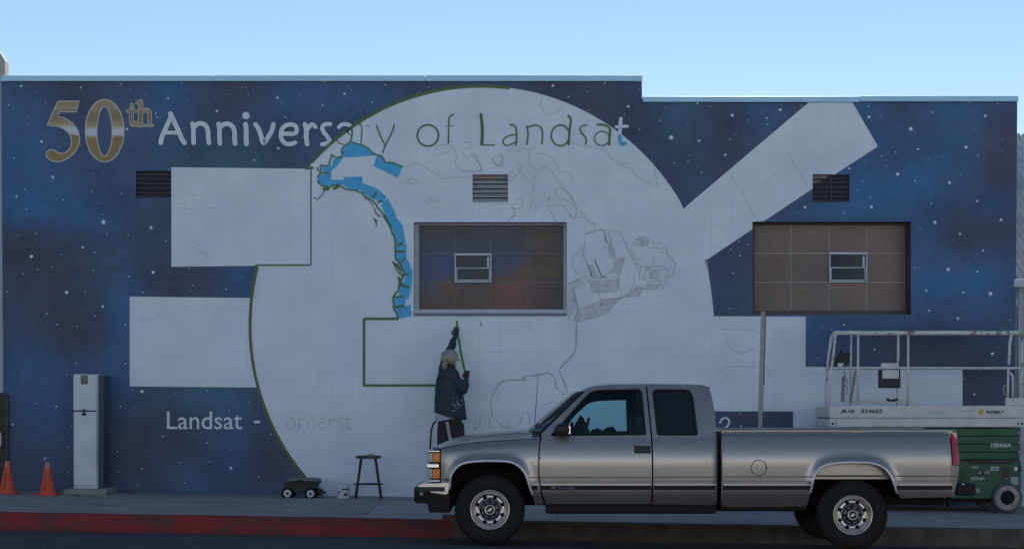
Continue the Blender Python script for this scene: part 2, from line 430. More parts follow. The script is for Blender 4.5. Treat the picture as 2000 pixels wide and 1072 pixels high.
bld = thing('mural_building', 'dark blue building painted with a starry mural, half primed white', 'building', (0, YW, z_walk(0, YW)))
BASE = [(2,157),(1253,157),(1254.5,190),(1988,190)]
R = lambda x0, y0, x1, y1: [(x0,y0),(x1,y0),(x1,y1),(x0,y1)]
WIN_L = R(808,434,1107,617); WIN_R = R(1470,433,1779,614)
V_L = R(266,334,334,387); V_M = R(923,341,992,395); V_R = R(1587,341,1659,395)
HOLES = [WIN_L, WIN_R, V_L, V_M, V_R]
outline = [(2,157),(1253.5,155),(1254,193),(1987,190),(1984,600),(1980,1005),(8,985)]
# colours of the painted night sky (pigment), laid in as soft clouds
NAVY = (.070,.108,.208); BLUE = (.038,.170,.375); DARK = (.068,.062,.088); VIO = (.088,.068,.12); TEAL = (.052,.17,.24); DEEP = (.05,.07,.135)
BL = [(40,330,60,130,BLUE,.8),(335,178,40,60,BLUE,.8),(430,330,110,40,TEAL,.7),(150,200,90,60,DARK,.35),(480,180,90,50,DARK,.6),(590,185,60,50,BLUE,.7),
 (90,405,90,40,BLUE,1),(150,430,60,25,BLUE,.6),(60,480,70,40,DARK,.9),(130,530,100,50,DARK,.8),(60,560,50,50,VIO,.5),(210,520,60,60,TEAL,.3),(120,640,120,45,DARK,.9),
 (245,640,30,90,BLUE,.8),(300,480,60,60,DEEP,.5),(400,545,70,30,DARK,.8),(470,545,40,40,BLUE,.6),(335,550,20,20,VIO,.6),
 (60,720,60,60,BLUE,.5),(90,830,60,70,BLUE,.55),(230,760,70,40,BLUE,.4),(240,900,120,80,DARK,.7),(60,920,80,70,DEEP,.8),(310,770,60,20,DARK,.4),
 (400,775,80,30,TEAL,.6),(470,880,40,60,BLUE,.55),(380,940,60,40,BLUE,.3),(330,850,60,40,DARK,.5),(520,820,30,60,VIO,.4),(540,900,60,50,DARK,.8),
 (700,190,60,30,BLUE,.5),(840,165,80,12,VIO,.3),(1080,175,70,30,DARK,.5),(1170,220,70,50,DARK,.8),(1240,250,40,40,DEEP,.6),(1300,330,90,60,DEEP,.7),(1330,250,40,60,TEAL,.3),
 (1420,250,40,60,DARK,.7),(1490,210,40,30,BLUE,.5),(1560,200,30,20,DARK,.5),(1690,200,40,40,BLUE,.9),(1740,260,60,50,BLUE,.6),(1770,210,50,30,DARK,.7),(1850,280,60,40,TEAL,.5),
 (1870,210,90,20,BLUE,.6),(1700,380,80,60,BLUE,.9),(1800,350,70,50,BLUE,.8),(1870,290,50,60,BLUE,.5),(1960,310,40,80,VIO,.9),(1950,420,50,60,VIO,.7),(1880,440,60,40,DARK,.5),(1940,400,50,30,BLUE,.6),
 (1800,480,50,70,BLUE,.5),(1840,560,100,40,BLUE,1),(1930,540,50,50,BLUE,.8),(1900,470,60,40,DARK,.6),(1640,420,80,15,BLUE,.5),(1420,560,40,90,DEEP,.9),(1440,600,60,40,TEAL,.3),
 (1600,640,60,40,BLUE,.5),(1730,630,120,20,BLUE,.4),(1640,720,60,60,BLUE,.3),(1760,690,120,40,DARK,.9),(1900,700,90,50,DEEP,.9),(1930,760,60,50,DARK,.7),(1480,820,80,20,DARK,.8)]
def nebula(px, py):
    c = list(NAVY); n = 1+.25*sin(px*.031+sin(py*.043))*sin(py*.027+sin(px*.021)*1.5)
    for x, y, rx, ry, k, a in BL:
        d = ((px-x)/rx)**2+((py-y)/ry)**2
        if d < 9:
            q = min(1, .82*a*exp(-d*.75)*n); c = [c[i]+(k[i]-c[i])*q for i in range(3)]
    return c
ov, fs, loops = cdt(outline, HOLES, 11.0)
wm = MB(); wm.add([P(x, y, YW) for x, y in ov], [f[::-1] for f in fs]); wm.cols = [nebula(x, y) for x, y in ov]
for f_i in range(len(wm.f)):              # face the street
    a, b, c = [Vector(wm.v[i]) for i in wm.f[f_i]]
    if (b-a).cross(c-a).y > 0: wm.f[f_i] = wm.f[f_i][::-1]
for lp in [loops[0]]:                     # returns of the facade, 0.25 m thick
    o = len(wm.v); n = len(lp)
    for x, y in lp: wm.v.append(tuple(P(x, y, YW)+Vector((0,.001,0)))); wm.cols.append(nebula(x, y))
    for x, y in lp: wm.v.append(tuple(P(x, y, YW)+Vector((0,.3,0)))); wm.cols.append(nebula(x, y))
    for i in range(n): k = (i+1) % n; wm.f.append((o+i, o+k, o+n+k, o+n+i)); wm.sm.append(False)
wall = wm.build('wall', m_wall, bld)
def reveal(hole, depth, m, name='reveal', par=wall):
    mb = MB(); n = len(hole)
    for i in range(n):
        a, b = P(*hole[i], YW), P(*hole[(i+1) % n], YW); d = Vector((0, depth, 0)); e = Vector((0,.001,0))
        mb.add([a+e, b+e, b+d, a+d], [(0,1,2,3)])
    return mb.build(name, m, par)
# roof, side and back walls behind the facade
m_plain = mat('rendered_wall', (.16,.18,.22), .85, col2=(.20,.22,.25), scale=2, bump=.003)
bk = MB()
tl, tr = P(2,155,YW), P(1253,155,YW); ul, ur = P(1254,192,YW), P(1987,190,YW)
for a, b in ((tl, tr), (ul, ur)):
    bk.box((a.x+.02, YW+.62, -.5), (b.x-.03, YW+14, a.z-.25))
bk.build('building_body', m_plain, bld)
# roof-edge flashing: two levels, with lapped lengths
def flash(px0, px1, pyt, pyb, last=False):
    a, b = P(px0, pyt, YW-.05), P(px1, pyb, YW-.05)
    mb = MB(); mb.box((a.x, YW-.05, b.z), (b.x-.006, YW+.28, a.z), .008)
    mb.box((a.x, YW-.062, b.z-.004), (b.x-.006, YW-.05, b.z+.02), .003)
    return mb.build('flashing', m_cap, bld)
for i, (a, b) in enumerate(((2,418),(418,832),(832,1255.5))): flash(a, b, 148-.4*i, 158.5)
flash(1255.8,1680,188.5,199); flash(1680,1990,187.5,198)
PX = YW/F
class Strokes(MB):
    k = 0
    def st(s, pts, wpx, dy=.0085, smooth=True):
        s.k += 1; s.ribbon(W(pts, dy+.00015*s.k), wpx*PX, True, smooth); return s
class Tapes:
    def __init__(s, m, name='masking_tape', caps=False): s.k = 0; s.m = m; s.n = name; s.c = caps
    def st(s, pts, wpx, dy=.0085, smooth=True):
        s.k += 1; MB().ribbon(W(pts, dy+.00015*s.k), wpx*PX, s.c, smooth).build(s.n, s.m, wall)
# ---- white primed areas
def areas(name, polys, m, dy, par=wall, label=None):
    mb = MB()
    for k, p in enumerate(polys): mb.sheet([W(q, dy+.0004*k) for q in p])
    return mb.build(name, m, par, label=label)
CX, CY, RX, RT, RB = 941, 637, 453, 467, 455
def disc_pt(a): return (CX+RX*cos(a), CY-(RT if sin(a) > 0 else RB)*sin(a))
def gnd(x): return HZ+(F/YW)*(1.368+.0157*((x-1000)*YW/F))+1
dp = [disc_pt(2*pi*i/160) for i in range(160)]
dpc = []
for x, y in dp:
    if y > gnd(x):
        y = gnd(x)
    dpc.append((x, y))
areas('white_disc', [[dpc, WIN_L, V_M]], m_white, .003, label='large round white primed disc waiting to be painted')
areas('white_panel', [[[(335,327),(607,330),(607,518),(336,521)]]], m_white, .0042)
areas('white_panel', [[[(253.5,579),(489,582),(503,756),(255,754)]]], m_white, .0048)
areas('white_arm', [[[(1300,438),(1580,200.5),(1663,199.5),(1713.5,285.5),(1628.5,340.6),(1587,340.6),(1587,367.7),(1490,432.5),(1469.5,433.2),(1469.5,446),(1378,508),(1330,520)]]], m_white, .0054)
areas('white_panel', [[[(1365,617.5),(1573,618.5),(1573,716),(1879.5,722),(1879.5,835),(1549,836),(1549,803),(1404,803),(1370,800)]]], m_white, .006)
# white vent corner, thin brighter white lines along the panel edges
m_edge = mat('bright_white_edge', (.80,.82,.84), .6)
eb = Tapes(m_edge, 'edge_line')
for k, l in enumerate(([(335.5,521),(335.5,327.5)],[(335,328),(596,330.5)],[(336,520.3),(498,518.6)],[(254.2,754),(254.2,579.5)],[(254,579.8),(488,582.6)],[(255,753.5),(502,755.6)],
        [(1340,404),(1580,201)],[(1663.5,200),(1713,285)],[(1713,286.5),(1629,341)],[(1586,368.5),(1491,432)],[(1469,447),(1380,507)],[(1380,511),(1387,560),(1393.5,617)],
        [(1394,618.2),(1573,619)],[(1572.4,619),(1572.4,715.5)],[(1573,716.5),(1879,722.5)],[(1879,723),(1879,800)])):
    eb.st(l, 1.5, .0072, False)
eb.st([disc_pt(radians(a)) for a in range(83, 30, -2)], 1.8, .0070, False)
eb.st([(x+5, y) for x, y in [disc_pt(radians(a)) for a in range(174, 232, 2)]], 2.6, .0070, False)
# ---- stars
stars = []
def S(ox, oy, s, L):
    for x, y, r in L: stars.append((ox+x/s, oy+y/s, r))
S(0,60,3.574,[(148,388,4),(563,400,3),(1173,472,3),(1513,562,4),(290,775,4.5),(367,1023,4.5),(887,688,4),(62,520,2.5),(98,890,2.5),(1775,905,3.5),(1088,577,2.6),(1097,605,2.6),(1268,367,2),(840,372,2),(320,507,1.6),(1017,450,1.5),(190,602,1.6),(965,925,1.5),(313,805,1.6),(1310,880,1.6),(1733,448,1.6),(1180,975,1.6),(1308,492,1.5),(650,997,1.5)])
S(0,340,3.152,[(325,20,5),(102,137,4),(636,296,7),(930,330,5),(193,507,5.5),(508,451,4),(410,728,5.5),(942,604,5),(632,815,4.2),(1020,413,2.6),(748,121,2.2),(390,160,2),(163,217,2),(790,375,2),(287,859,2.6),(585,872,2),(770,924,2.2),(630,250,2),(564,106,2.2),(221,366,1.8),(585,483,1.8),(320,572,2),(573,595,2),(793,632,2.2),(142,615,2),(45,723,2),(522,725,1.8),(878,729,2),(352,928,1.8),(474,937,1.8),(656,365,1.7),(110,380,1.5),(375,497,1.8),(232,589,1.6),(1163,582,2),(1392,708,2.6),(1189,686,1.8),(152,95,2),(912,46,2),(978,97,2.4),(992,75,1.6)])
S(500,140,3.574,[(150,183,4),(617,156,4),(464,236,3),(155,536,4),(812,215,2.4),(904,95,2.6),(205,320,2),(188,228,1.6),(640,100,1.8),(380,290,1.4),(310,165,1.4),(1205,108,1.6),(478,75,3)])
S(900,140,3.574,[(642,100,4.2),(1004,80,3),(1168,245,4.5),(1468,461,7),(1664,484,4),(1393,343,2),(1652,222,3.4),(750,178,2.2),(1490,637,2.2),(1585,627,2),(1680,703,2.2),(1247,403,2),(894,270,2),(1740,246,2),(880,140,1.7),(1244,128,1.6),(1427,252,1.7),(1141,300,1.5)])
S(1400,140,3.153,[(95,270,5),(390,235,5),(307,287,3.2),(937,280,4.6),(1194,354,6.5),(1652,274,4.4),(1555,188,3.6),(1534,466,5),(1240,478,3.6),(1113,632,5.5),(1432,684,4.8),(952,833,5),(543,835,4.2),(1602,797,3.4),(1343,928,5.4),(1750,912,5),(1497,1000,3.8),(1329,252,2.6),(816,597,3.6),(945,776,2.6),(785,872,2.4),(1606,516,2.4),(1221,673,2.4),(53,513,4),(1101,497,2.4),(1015,520,2.2),(82,416,2),(313,325,2.2),(934,215,2.6),(1730,200,2.2),(899,678,2),(1320,813,2),(1252,967,1.8),(1758,418,1.6),(859,727,1.7),(1043,580,1.6),(1304,537,1.6),(195,300,1.6),(117,385,1.5),(733,722,3),(633,777,2)])
S(1400,420,3.153,[(1425,335,6),(1605,348,3.6),(1639,219,3.4),(1290,466,4),(1517,477,3.6),(1685,484,6.5),(1307,589,3.4),(1484,636,4.2),(781,676,2.6),(970,827,3.4),(1697,853,5),(144,250,2.6),(102,358,2.4),(192,180,2.2),(78,573,2),(87,213,2),(1803,648,2),(650,688,1.8),(708,700,1.8),(620,880,1.8),(1220,325,1.8),(1547,290,1.6),(135,163,2)])
S(0,700,2.883,[(316,271,2.8),(72,371,3.4),(252,562,3.6),(800,185,5.5),(678,269,2.6),(660,523,2.2),(800,621,2.2),(430,25,2.4),(706,30,2.6),(376,90,2),(200,250,1.8),(616,397,2),(385,497,1.8),(665,637,2),(386,641,1.7),(775,712,1.7),(745,177,2)])
S(300,740,3.228,[(487,560,5),(57,360,2.6),(336,400,2.4),(740,348,2.2),(664,616,1.8),(335,72,2),(140,87,1.8),(600,145,1.8),(475,197,1.8),(350,520,1.6),(484,440,1.5),(163,527,1.7),(197,652,2)])
S(1400,780,3.672,[(168,105,2),(175,192,3.2),(343,120,1.8)])
S(1590,630,4.873,[(1525,682,3.6),(575,258,3.2),(1433,533,1.6),(1578,456,1.8)])
rs = random.Random(3)
for i in range(170):
    stars.append((rs.uniform(10,1975), rs.choice((rs.uniform(165,330), rs.uniform(165,960))), rs.choice((.8,1,1,1.2,1.4))))
hm, sm_ = MB(), MB(); bad = [R(90,190,310,330), R(300,215,660,300), R(800,425,1115,625), R(1462,425,1788,622), V_L, V_R]
for k_s, (x, y, r) in enumerate(stars):
    big = r > 1.5
    if not big and (any(inpoly(x, y, q) for q in bad) or (x > 1250 and y < 200)): continue
    if inpoly(x, y, V_L) or inpoly(x, y, V_R): continue
    k = r/YW*0+r*YW/F
    hm.disc(P(x, y, YW)-Vector((0,.0010+k_s*2e-6,0)), k*.70, n=14); sm_.disc(P(x+.2, y-.2, YW)-Vector((0,.0018+k_s*2e-6,0)), k*(.46 if big else .5), n=12)
hm.build('star_halo', m_halo, wall, kind='stuff'); sm_.build('painted_star', m_star, wall, kind='stuff')
# ---- lettering
Za, Zb, Zc = zm(300,200,8), zm(530,200,8), zm(80,180,7.148); Z2, Z3, Z6, Z7 = zm(500,140,3.574), zm(900,140,3.574), zm(480,420,3.152), zm(960,420,3.152)
def lettering(cls_pts, m, name, grow=0, dy=.0085, label=None):
    mb = Strokes()
    for z, pts, wd in cls_pts: mb.st(z(pts), wd+grow, dy)
    return mb.build(name, m, wall, label=label)
LET = [(Za,[(262,178),(285,225),(330,320),(390,450),(440,570),(482,635)],9.6),(Za,[(270,225),(225,330),(170,450),(125,560),(112,635)],9.6),(Za,[(190,476),(290,476),(385,476)],7.6),
 (Za,[(606,335),(622,420),(622,540),(627,635)],9.2),(Za,[(640,380),(690,340),(760,335),(825,380),(852,470),(855,560),(865,635)],9.4),
 (Za,[(1016,338),(1030,420),(1030,540),(1036,645)],9.2),(Za,[(1050,385),(1100,345),(1170,340),(1238,385),(1265,475),(1266,560),(1275,645)],9.4),
 (Za,[(1436,345),(1447,430),(1447,560),(1452,650)],9.8),(Za,[(1592,345),(1640,420),(1680,530),(1720,640),(1780,560),(1845,450),(1872,345)],9.4),
 (Zb,[(185,492),(260,493),(370,488),(397,430),(370,365),(290,345)],8.6),(Zb,[(290,345),(205,375),(152,460),(158,570),(215,640),(290,655),(372,630)],8.6),
 (Zb,[(525,345),(545,430),(545,550),(560,655)],9.4),(Zb,[(555,440),(595,375),(645,345),(688,385)],8.6),
 (Zb,[(920,342),(840,345),(795,395),(815,460),(870,530),(905,590),(870,640),(790,660)],8.4),(Zb,[(1055,390),(1100,350),(1180,345),(1240,372)],8),
 (Z3,[(1117,330),(1112,395),(1108,450)],7.4),(Z3,[(1085,387),(1125,383),(1162,382)],6.2)]
m_lsh = mat('letter_shadow_blue', (.02,.03,.06), .6)
for i0, i1 in ((0,3),(3,5),(5,7),(7,8),(8,9),(9,11),(11,13),(13,14),(14,15),(15,17)):
    lettering(LET[i0:i1], m_lsh, 'letter_edge', 3.0, .0012); lettering(LET[i0:i1], m_whiteb, 'letter', 0, .0024)
dm = MB(); dm.disc(W(Za([(1445,210)]), .006)[0], 7.2*PX, n=24); dm.build('lettering', m_whiteb, wall)
lettering([(Z3,[(1108,452),(1112,480),(1125,510),(1148,502)],7)], m_blue, 'masking_tape', 0, .0125)
LETG = [(Zb,[(1180,470),(1215,430),(1250,400)],3),(Zb,[(1255,395),(1262,480),(1252,560),(1232,610)],3),(Zb,[(1020,595),(1060,640),(1130,660)],2.2),(Zb,[(1140,470),(1200,480),(1240,520)],2),
 (Zb,[(1365,347),(1398,342)],2.6),(Zb,[(1398,342),(1420,420),(1410,500),(1402,640)],2.4),(Zb,[(1470,378),(1500,360),(1545,376)],1.2),(Zb,[(1645,360),(1700,520),(1780,680)],2.6),(Zb,[(1920,350),(1900,430),(1830,580),(1780,680),(1740,790)],2.8),
 (Z2,[(1200+74*cos(a),447+74*sin(a)) for a in [radians(12*i) for i in range(31)]],3.4),(Z2,[(1380,300),(1350,322),(1345,400),(1343,500)],3),(Z2,[(1322,382),(1350,380),(1378,380)],1.4),
 (Z3,[(140,300),(150,400),(147,510)],6),(Z3,[(147,513),(190,513),(235,515)],2.6),
 (Z3,[(345,372),(380,385),(390,450),(385,515)],3.2),(Z3,[(385,440),(320,455),(295,490),(320,518),(380,495)],2.8),
 (Z3,[(460,380),(470,440),(460,510)],3.2),(Z3,[(470,390),(520,375),(562,395),(570,440),(566,505)],3.2),
 (Z3,[(695+63*cos(a),447+72*sin(a)) for a in [radians(12*i) for i in range(31)]],3.2),(Z3,[(752,310),(768,340),(758,420),(752,510)],4.4),
 (Z3,[(880,375),(840,385),(838,420),(875,470),(872,510)],3),(Z3,[(955,372),(1005,375),(1040,400),(1038,450),(1036,510)],4.6),(Z3,[(985+52*cos(a),468+50*sin(a)) for a in [radians(15*i) for i in range(25)]],2.4)]
tl_ = Tapes(m_green, caps=True)
for z, pts, wd in LETG: tl_.st(z(pts), wd, .009)
# gold "50th"
gold = bpy.data.materials.new('gold_paint'); gold.use_nodes = True
nt = gold.node_tree; b_ = nt.nodes['Principled BSDF']; b_.inputs['Roughness'].default_value = .5
ge = nt.nodes.new('ShaderNodeNewGeometry'); sp = nt.nodes.new('ShaderNodeSeparateXYZ'); nt.links.new(ge.outputs[0], sp.inputs[0])
mr = nt.nodes.new('ShaderNodeMapRange'); mr.inputs['From Min'].default_value = P(0,315,YW).z; mr.inputs['From Max'].default_value = P(0,196,YW).z
nz = nt.nodes.new('ShaderNodeTexNoise'); nz.inputs['Scale'].default_value = 1.2; nt.links.new(ge.outputs[0], nz.inputs['Vector'])
ad = nt.nodes.new('ShaderNodeMath'); ad.operation = 'MULTIPLY_ADD'; ad.inputs[1].default_value = .25; nt.links.new(nz.outputs['Fac'], ad.inputs[0])
nt.links.new(sp.outputs['Z'], mr.inputs['Value']); nt.links.new(mr.outputs[0], ad.inputs[2])
cr = nt.nodes.new('ShaderNodeValToRGB'); els = cr.color_ramp.elements
els[0].position = .0; els[0].color = (.34,.215,.085,1); els[1].position = 1; els[1].color = (.38,.29,.15,1)
for p_, c_ in ((.40,(.33,.21,.085)),(.45,(.66,.66,.70)),(.52,(.68,.67,.71)),(.58,(.46,.37,.22)),(.72,(.30,.20,.095)),(.86,(.34,.26,.14)),(.95,(.58,.56,.54)),(1.0,(.40,.31,.17))):
    e = els.new(min(p_+.12, .999)); e.color = (*c_, 1)
nt.links.new(ad.outputs[0], cr.inputs[0]); nt.links.new(cr.outputs[0], b_.inputs['Base Color'])
five = Zc([(243,137),(535,137),(490,270),(262,270),(225,345),(330,375),(440,445),(510,540),(535,640),(520,740),(470,830),(390,905),(300,955),(215,965),(130,945),(82,895),(82,845),(120,810),(165,812),(220,850),(290,868),(360,845),(415,790),(437,710),(428,630),(395,570),(330,510),(250,475),(95,468)])
z_o = Zc([(890+262*cos(2*pi*i/48), 540+427*sin(2*pi*i/48)) for i in range(48)]); z_i = Zc([(888+116*cos(2*pi*i/48)-10*sin(2*pi*i/48)*0, 548+352*sin(2*pi*i/48)) for i in range(48)])
THS = [(Zc,[(1272,185),(1265,280),(1262,400),(1285,460),(1330,435)],6.5),(Zc,[(1205,268),(1330,268)],4),(Zc,[(1392,140),(1390,300),(1390,465)],7.6),(Zc,[(1400,290),(1450,255),(1500,265),(1518,320),(1515,465)],6.4),(Zc,[(1335,468),(1445,468)],3),(Zc,[(1468,468),(1562,468)],3),(Zc,[(1335,155),(1395,138)],3)]
m_pg = mat('pale_gold_edge', (.62,.58,.53), .5)
gb = Strokes()
for lp in (five, z_o, z_i): gb.k += 1; gb.ribbon(W(lp+[lp[0]], .0016+.00015*gb.k), 4.2*PX, False, False)
for z, pts, wd in THS: gb.st(z(pts), wd+2.4, .0016)
gb.build('gilt_edge', m_pg, wall)
gs = MB(); gs.sheet([W(five, .0032)]); gs.sheet([W(z_o, .0032), W(z_i, .0032)]); gs.build('gilt_numeral', gold, wall, label='gold painted 50')
lettering(THS, gold, 'gilt_numeral', 0, .0040)
split_build(text_mb('Landsat', 326, 473, 803, 838, YW-.003, .004), 'letter', m_whiteb, wall)
text_mb('-', 496, 508, 821, 826, YW-.003, .02).build('lettering', m_whiteb, wall)
lettering([(zm(300,740,3.228),[(760,268),(746,285),(752,308),(766,314)],3.4)], m_whiteb, 'lettering', 0, .0016)
m_ghost = mat('ghost_lettering', (.69,.73,.78), .7, col2=(.50,.48,.44), scale=4, lo=.40, hi=.72)
gt = text_mb('ornerst', 558, 686, 812, 838, YW-.0064, -.014); split_build(gt, 'ghost_letter', m_ghost, wall)
split_build(text_mb('one of the Earth', 712, 830, 812, 838, YW-.0064, -.02), 'ghost_letter', m_white, wall)
m_ochre = mat('ochre_tick', (.42,.33,.22), .7); ok = Tapes(m_ochre, 'ghost_stroke')
for l in ([(135,840),(135,925)],[(176,820),(174,900)],[(264,810),(262,915)],[(372,880),(372,925)],[(422,845),(422,915)],[(110,930),(150,905)]): ok.st(zm(900,640,4.66)(l), 1.0, .0075, False)
lettering([(zm(1400,780,3.672),[(22,165),(40,138),(70,132),(90,155),(75,190),(40,215),(22,235)],4.2)], m_whiteb, 'lettering', 0, .0022)
# ---- green tape lines and blue tape pieces
gl = Tapes(m_green)
arc = [disc_pt(radians(a)) for a in range(137, 81, -2)]
arc = [(x-1, y-1) for x, y in arc if x > 597]
ol = Tapes(m_olive); ol.st(arc, 6.0, .0090, False); ol.st([(595,329),(612,328)], 6, .0092, False)
left = [(x+0.5, y) for x, y in [disc_pt(radians(a)) for a in range(162, 236, 2)]]
left = [(x, y) for x, y in left if 518 < y < gnd(x)]+[(622,962)]
ol.st([(499,518)]+left, 6.0, .0094, False)
for pts, wd in (([(607.5,330),(607.5,518)],2.6),([(607,518),(500,518)],3.2),([(711,622.5),(779,622.5)],5),([(711,622),(711,753)],5.2),([(709,752.5),(856,752.5)],5)): gl.st(pts, wd, .0098, False)
coast_n = [(425,665),(435,690),(450,700),(447,665),(460,650),(485,660),(510,660),(520,620),(525,575),(545,590),(560,605),(590,600),(610,590),(595,560),(605,535),(625,512),(660,495),(700,500),(740,512),(790,540),(820,570),(880,590),(905,632),(960,640),(1025,665)]
coast_s = [(430,745),(445,712),(520,708)]
coast_t = [(430,755),(440,785),(470,800),(520,808),(540,795),(560,788),(600,800),(620,820),(660,828),(700,832),(740,842),(750,865),(780,880),(800,890),(830,915),(850,945),(880,980),(905,1010),(925,1050),(945,1080)]
rr = random.Random(5)
def jit(pts, a, k=2):
    out = []
    for i in range(len(pts)-1):
        for j in range(k):
            t = j/k; out.append((pts[i][0]+(pts[i+1][0]-pts[i][0])*t+rr.uniform(-a, a), pts[i][1]+(pts[i+1][1]-pts[i][1])*t+rr.uniform(-a, a)))
    out.append(pts[-1]); return out
for l, wd in ((jit(coast_n,4),2.8),(coast_s,3),(jit(coast_t,5),2.9),([(400,882),(435,890),(462,860),(480,830)],2.2),([(468,822),(510,820)],6),([(540,820),(578,800)],5.5),([(815,880),(842,842)],4),([(848,915),(880,903)],4)): gl.st(Z2(l), wd, .0118, False)
coast_w = [(845,0),(880,60),(905,110),(918,160),(920,220),(922,265),(945,290),(965,325),(975,370),(960,400),(943,430),(938,470),(920,490),(907,510),(910,570),(925,600),(938,640)]
for l, wd in ((jit(coast_w,4),3.4),([(935,186),(970,172)],5),([(922,225),(978,225)],4.6),([(942,300),(985,270)],3),([(968,370),(1005,362)],4),([(962,430),(1005,446)],5),([(915,504),(972,502)],3.4),([(920,568),(976,558)],5.4),([(905,285),(925,310),(950,335),(965,380),(945,360),(920,320),(905,285)],2.4),([(925,300),(955,340)],5),([(940,380),(960,440)],5)): gl.st(Z6(l), wd, .0118, False)
il = Tapes(m_pencil2, 'painted_island')
for c in ((835,985),(850,1002),(822,1030),(790,905),(810,930),(765,885),(828,960),(838,1040)): il.st(Z2([(c[0]-7,c[1]-12),(c[0]+2,c[1]),(c[0]+6,c[1]+12)]), 1.9, .0078)
for l in ([(790,25),(800,40),(805,70)],[(815,0),(830,12)]): il.st(Z6(l), 2.2, .0078)
BT = [Z2(p) for p in ([(600,560),(625,515),(660,497),(740,512),(790,540),(842,585),(780,590),(700,596),(620,600)],[(850,575),(885,592),(905,632),(960,640),(1022,668),(990,742),(820,660)],[(455,660),(530,660),(540,615),(612,590),(575,650),(520,705),(470,705)],[(430,760),(450,720),(525,710),(528,798),(460,800)],[(529,755),(612,757),(612,790),(529,800)],[(613,735),(743,735),(743,828),(650,828),(613,790)],[(745,780),(850,818),(848,855),(830,900),(742,842)],[(850,820),(910,872),(890,918),(838,895)],[(920,885),(960,960),(1005,1078),(935,1078),(905,1010),(875,930)])]
BT += [Z6(p) for p in ([(850,0),(915,0),(965,60),(985,170),(922,180),(905,90),(875,50)],[(922,183),(990,175),(990,272),(930,290)],[(935,292),(1000,278),(1027,350),(1020,450),(1000,520),(945,500),(940,440),(980,400),(972,340)],[(912,505),(985,512),(978,570),(920,575)],[(928,577),(1012,550),(1020,622),(945,637)])]
for k, p in enumerate(BT): areas('blue_tape', [[p]], m_blue, .0078+.0003*k)
# ---- pencil sketch
pk = Strokes()
def sk_(z, L, wd=1.0, j=0, k=2):
    for l in L: pk.st(z(jit(l, j, k) if j else l), wd*.9, .0066, False)
sk_(Z3,[[(560,195),(550,240),(600,295),(640,300),(700,255),(710,240)],[(590,190),(640,210)],[(480,570),(475,640),(530,690),(590,660),(640,700),(680,770),(710,770),(700,810),(780,880),(820,960),(900,1040),(940,1070)],
 [(520,570),(600,575),(660,640),(690,690),(780,720),(770,770)],[(220,605),(250,665),(290,650),(290,580),(225,605)],[(0,700),(70,705),(150,690),(130,640),(90,570),(60,600)],[(0,560),(40,600)],
 [(390,660),(420,640),(420,690),(390,680)],[(400,690),(480,770),(520,720),(510,830),(480,860)],[(340,750),(350,780),(380,720),(350,690),(340,750)],[(370,890),(440,885),(430,940),(400,965),(350,945),(385,970),(370,1010),(330,1040)],
 [(480,960),(500,895),(535,960),(520,980)],[(610,935),(660,940),(720,935),(790,1040),(810,960),(760,910),(690,880),(650,840),(690,810),(740,830),(800,930)],[(610,940),(640,1000),(665,1045)],[(605,880),(630,870),(615,900),(605,880)],
 [(760,490),(830,520),(920,530),(990,545),(1060,610),(1120,650),(1200,690),(1230,740),(1290,760),(1330,800),(1370,800),(1365,740),(1345,690)],[(1090,610),(1120,640),(1180,650)],
 [(310,540),(340,555),(370,520),(400,560),(430,525),(470,550),(510,520)]],.85,4,3)
sk_(Z2,[[(1040,660),(1130,640),(1200,680),(1260,710),(1310,750),(1380,735),(1500,740)],[(1380,520),(1400,590),(1390,650),(1440,690),(1520,700),(1580,690),(1560,640),(1500,570)],[(1235,580),(1260,520),(1330,510),(1380,525),(1330,570),(1240,585)],
 [(1440,490),(1490,490),(1510,530),(1450,540)],[(1650,610),(1690,660),(1725,620),(1715,580)],[(1050,770),(1090,745),(1135,765),(1080,785),(1050,770)],[(1170,910),(1230,880),(1280,900),(1190,920)],[(1200,870),(1230,905)]],.85,3,3)
sk_(Z7,[[(100,40),(140,0)],[(395,40),(385,0)],[(470,0),(520,20),(560,10),(600,50),(640,60),(630,100),(570,120)],[(640,95),(690,90),(700,135)],[(530,640),(520,690),(525,760),(520,840),(480,890),(420,940),(425,990),(465,1072)],
 [(500,470),(530,570),(510,650)],[(20,1072),(50,1025),(120,1012),(205,1015),(190,1000),(280,980),(350,970),(390,1000),(400,1072)]],.95,3,3)
zg = zm(900,640,4.66)
sk_(zg,[[(410,478),(350,510),(315,570),(285,620),(275,720),(290,800),(340,860),(420,910),(530,915)],[(430,475),(600,478),(560,460),(620,435),(680,435),(720,425),(800,412),(855,450),(860,520),(900,570),(950,615),(968,570),(945,490),(905,420),(900,370),(960,300),(1040,220),(1050,150),(1045,80),(1055,0)],
 [(760,698),(830,672),(920,690)],[(530,880),(560,780),(600,765),(630,790),(625,870)],[(260,970),(300,945),(335,965)]],1.0,2,3)
zn = zm(920,430,4.762)
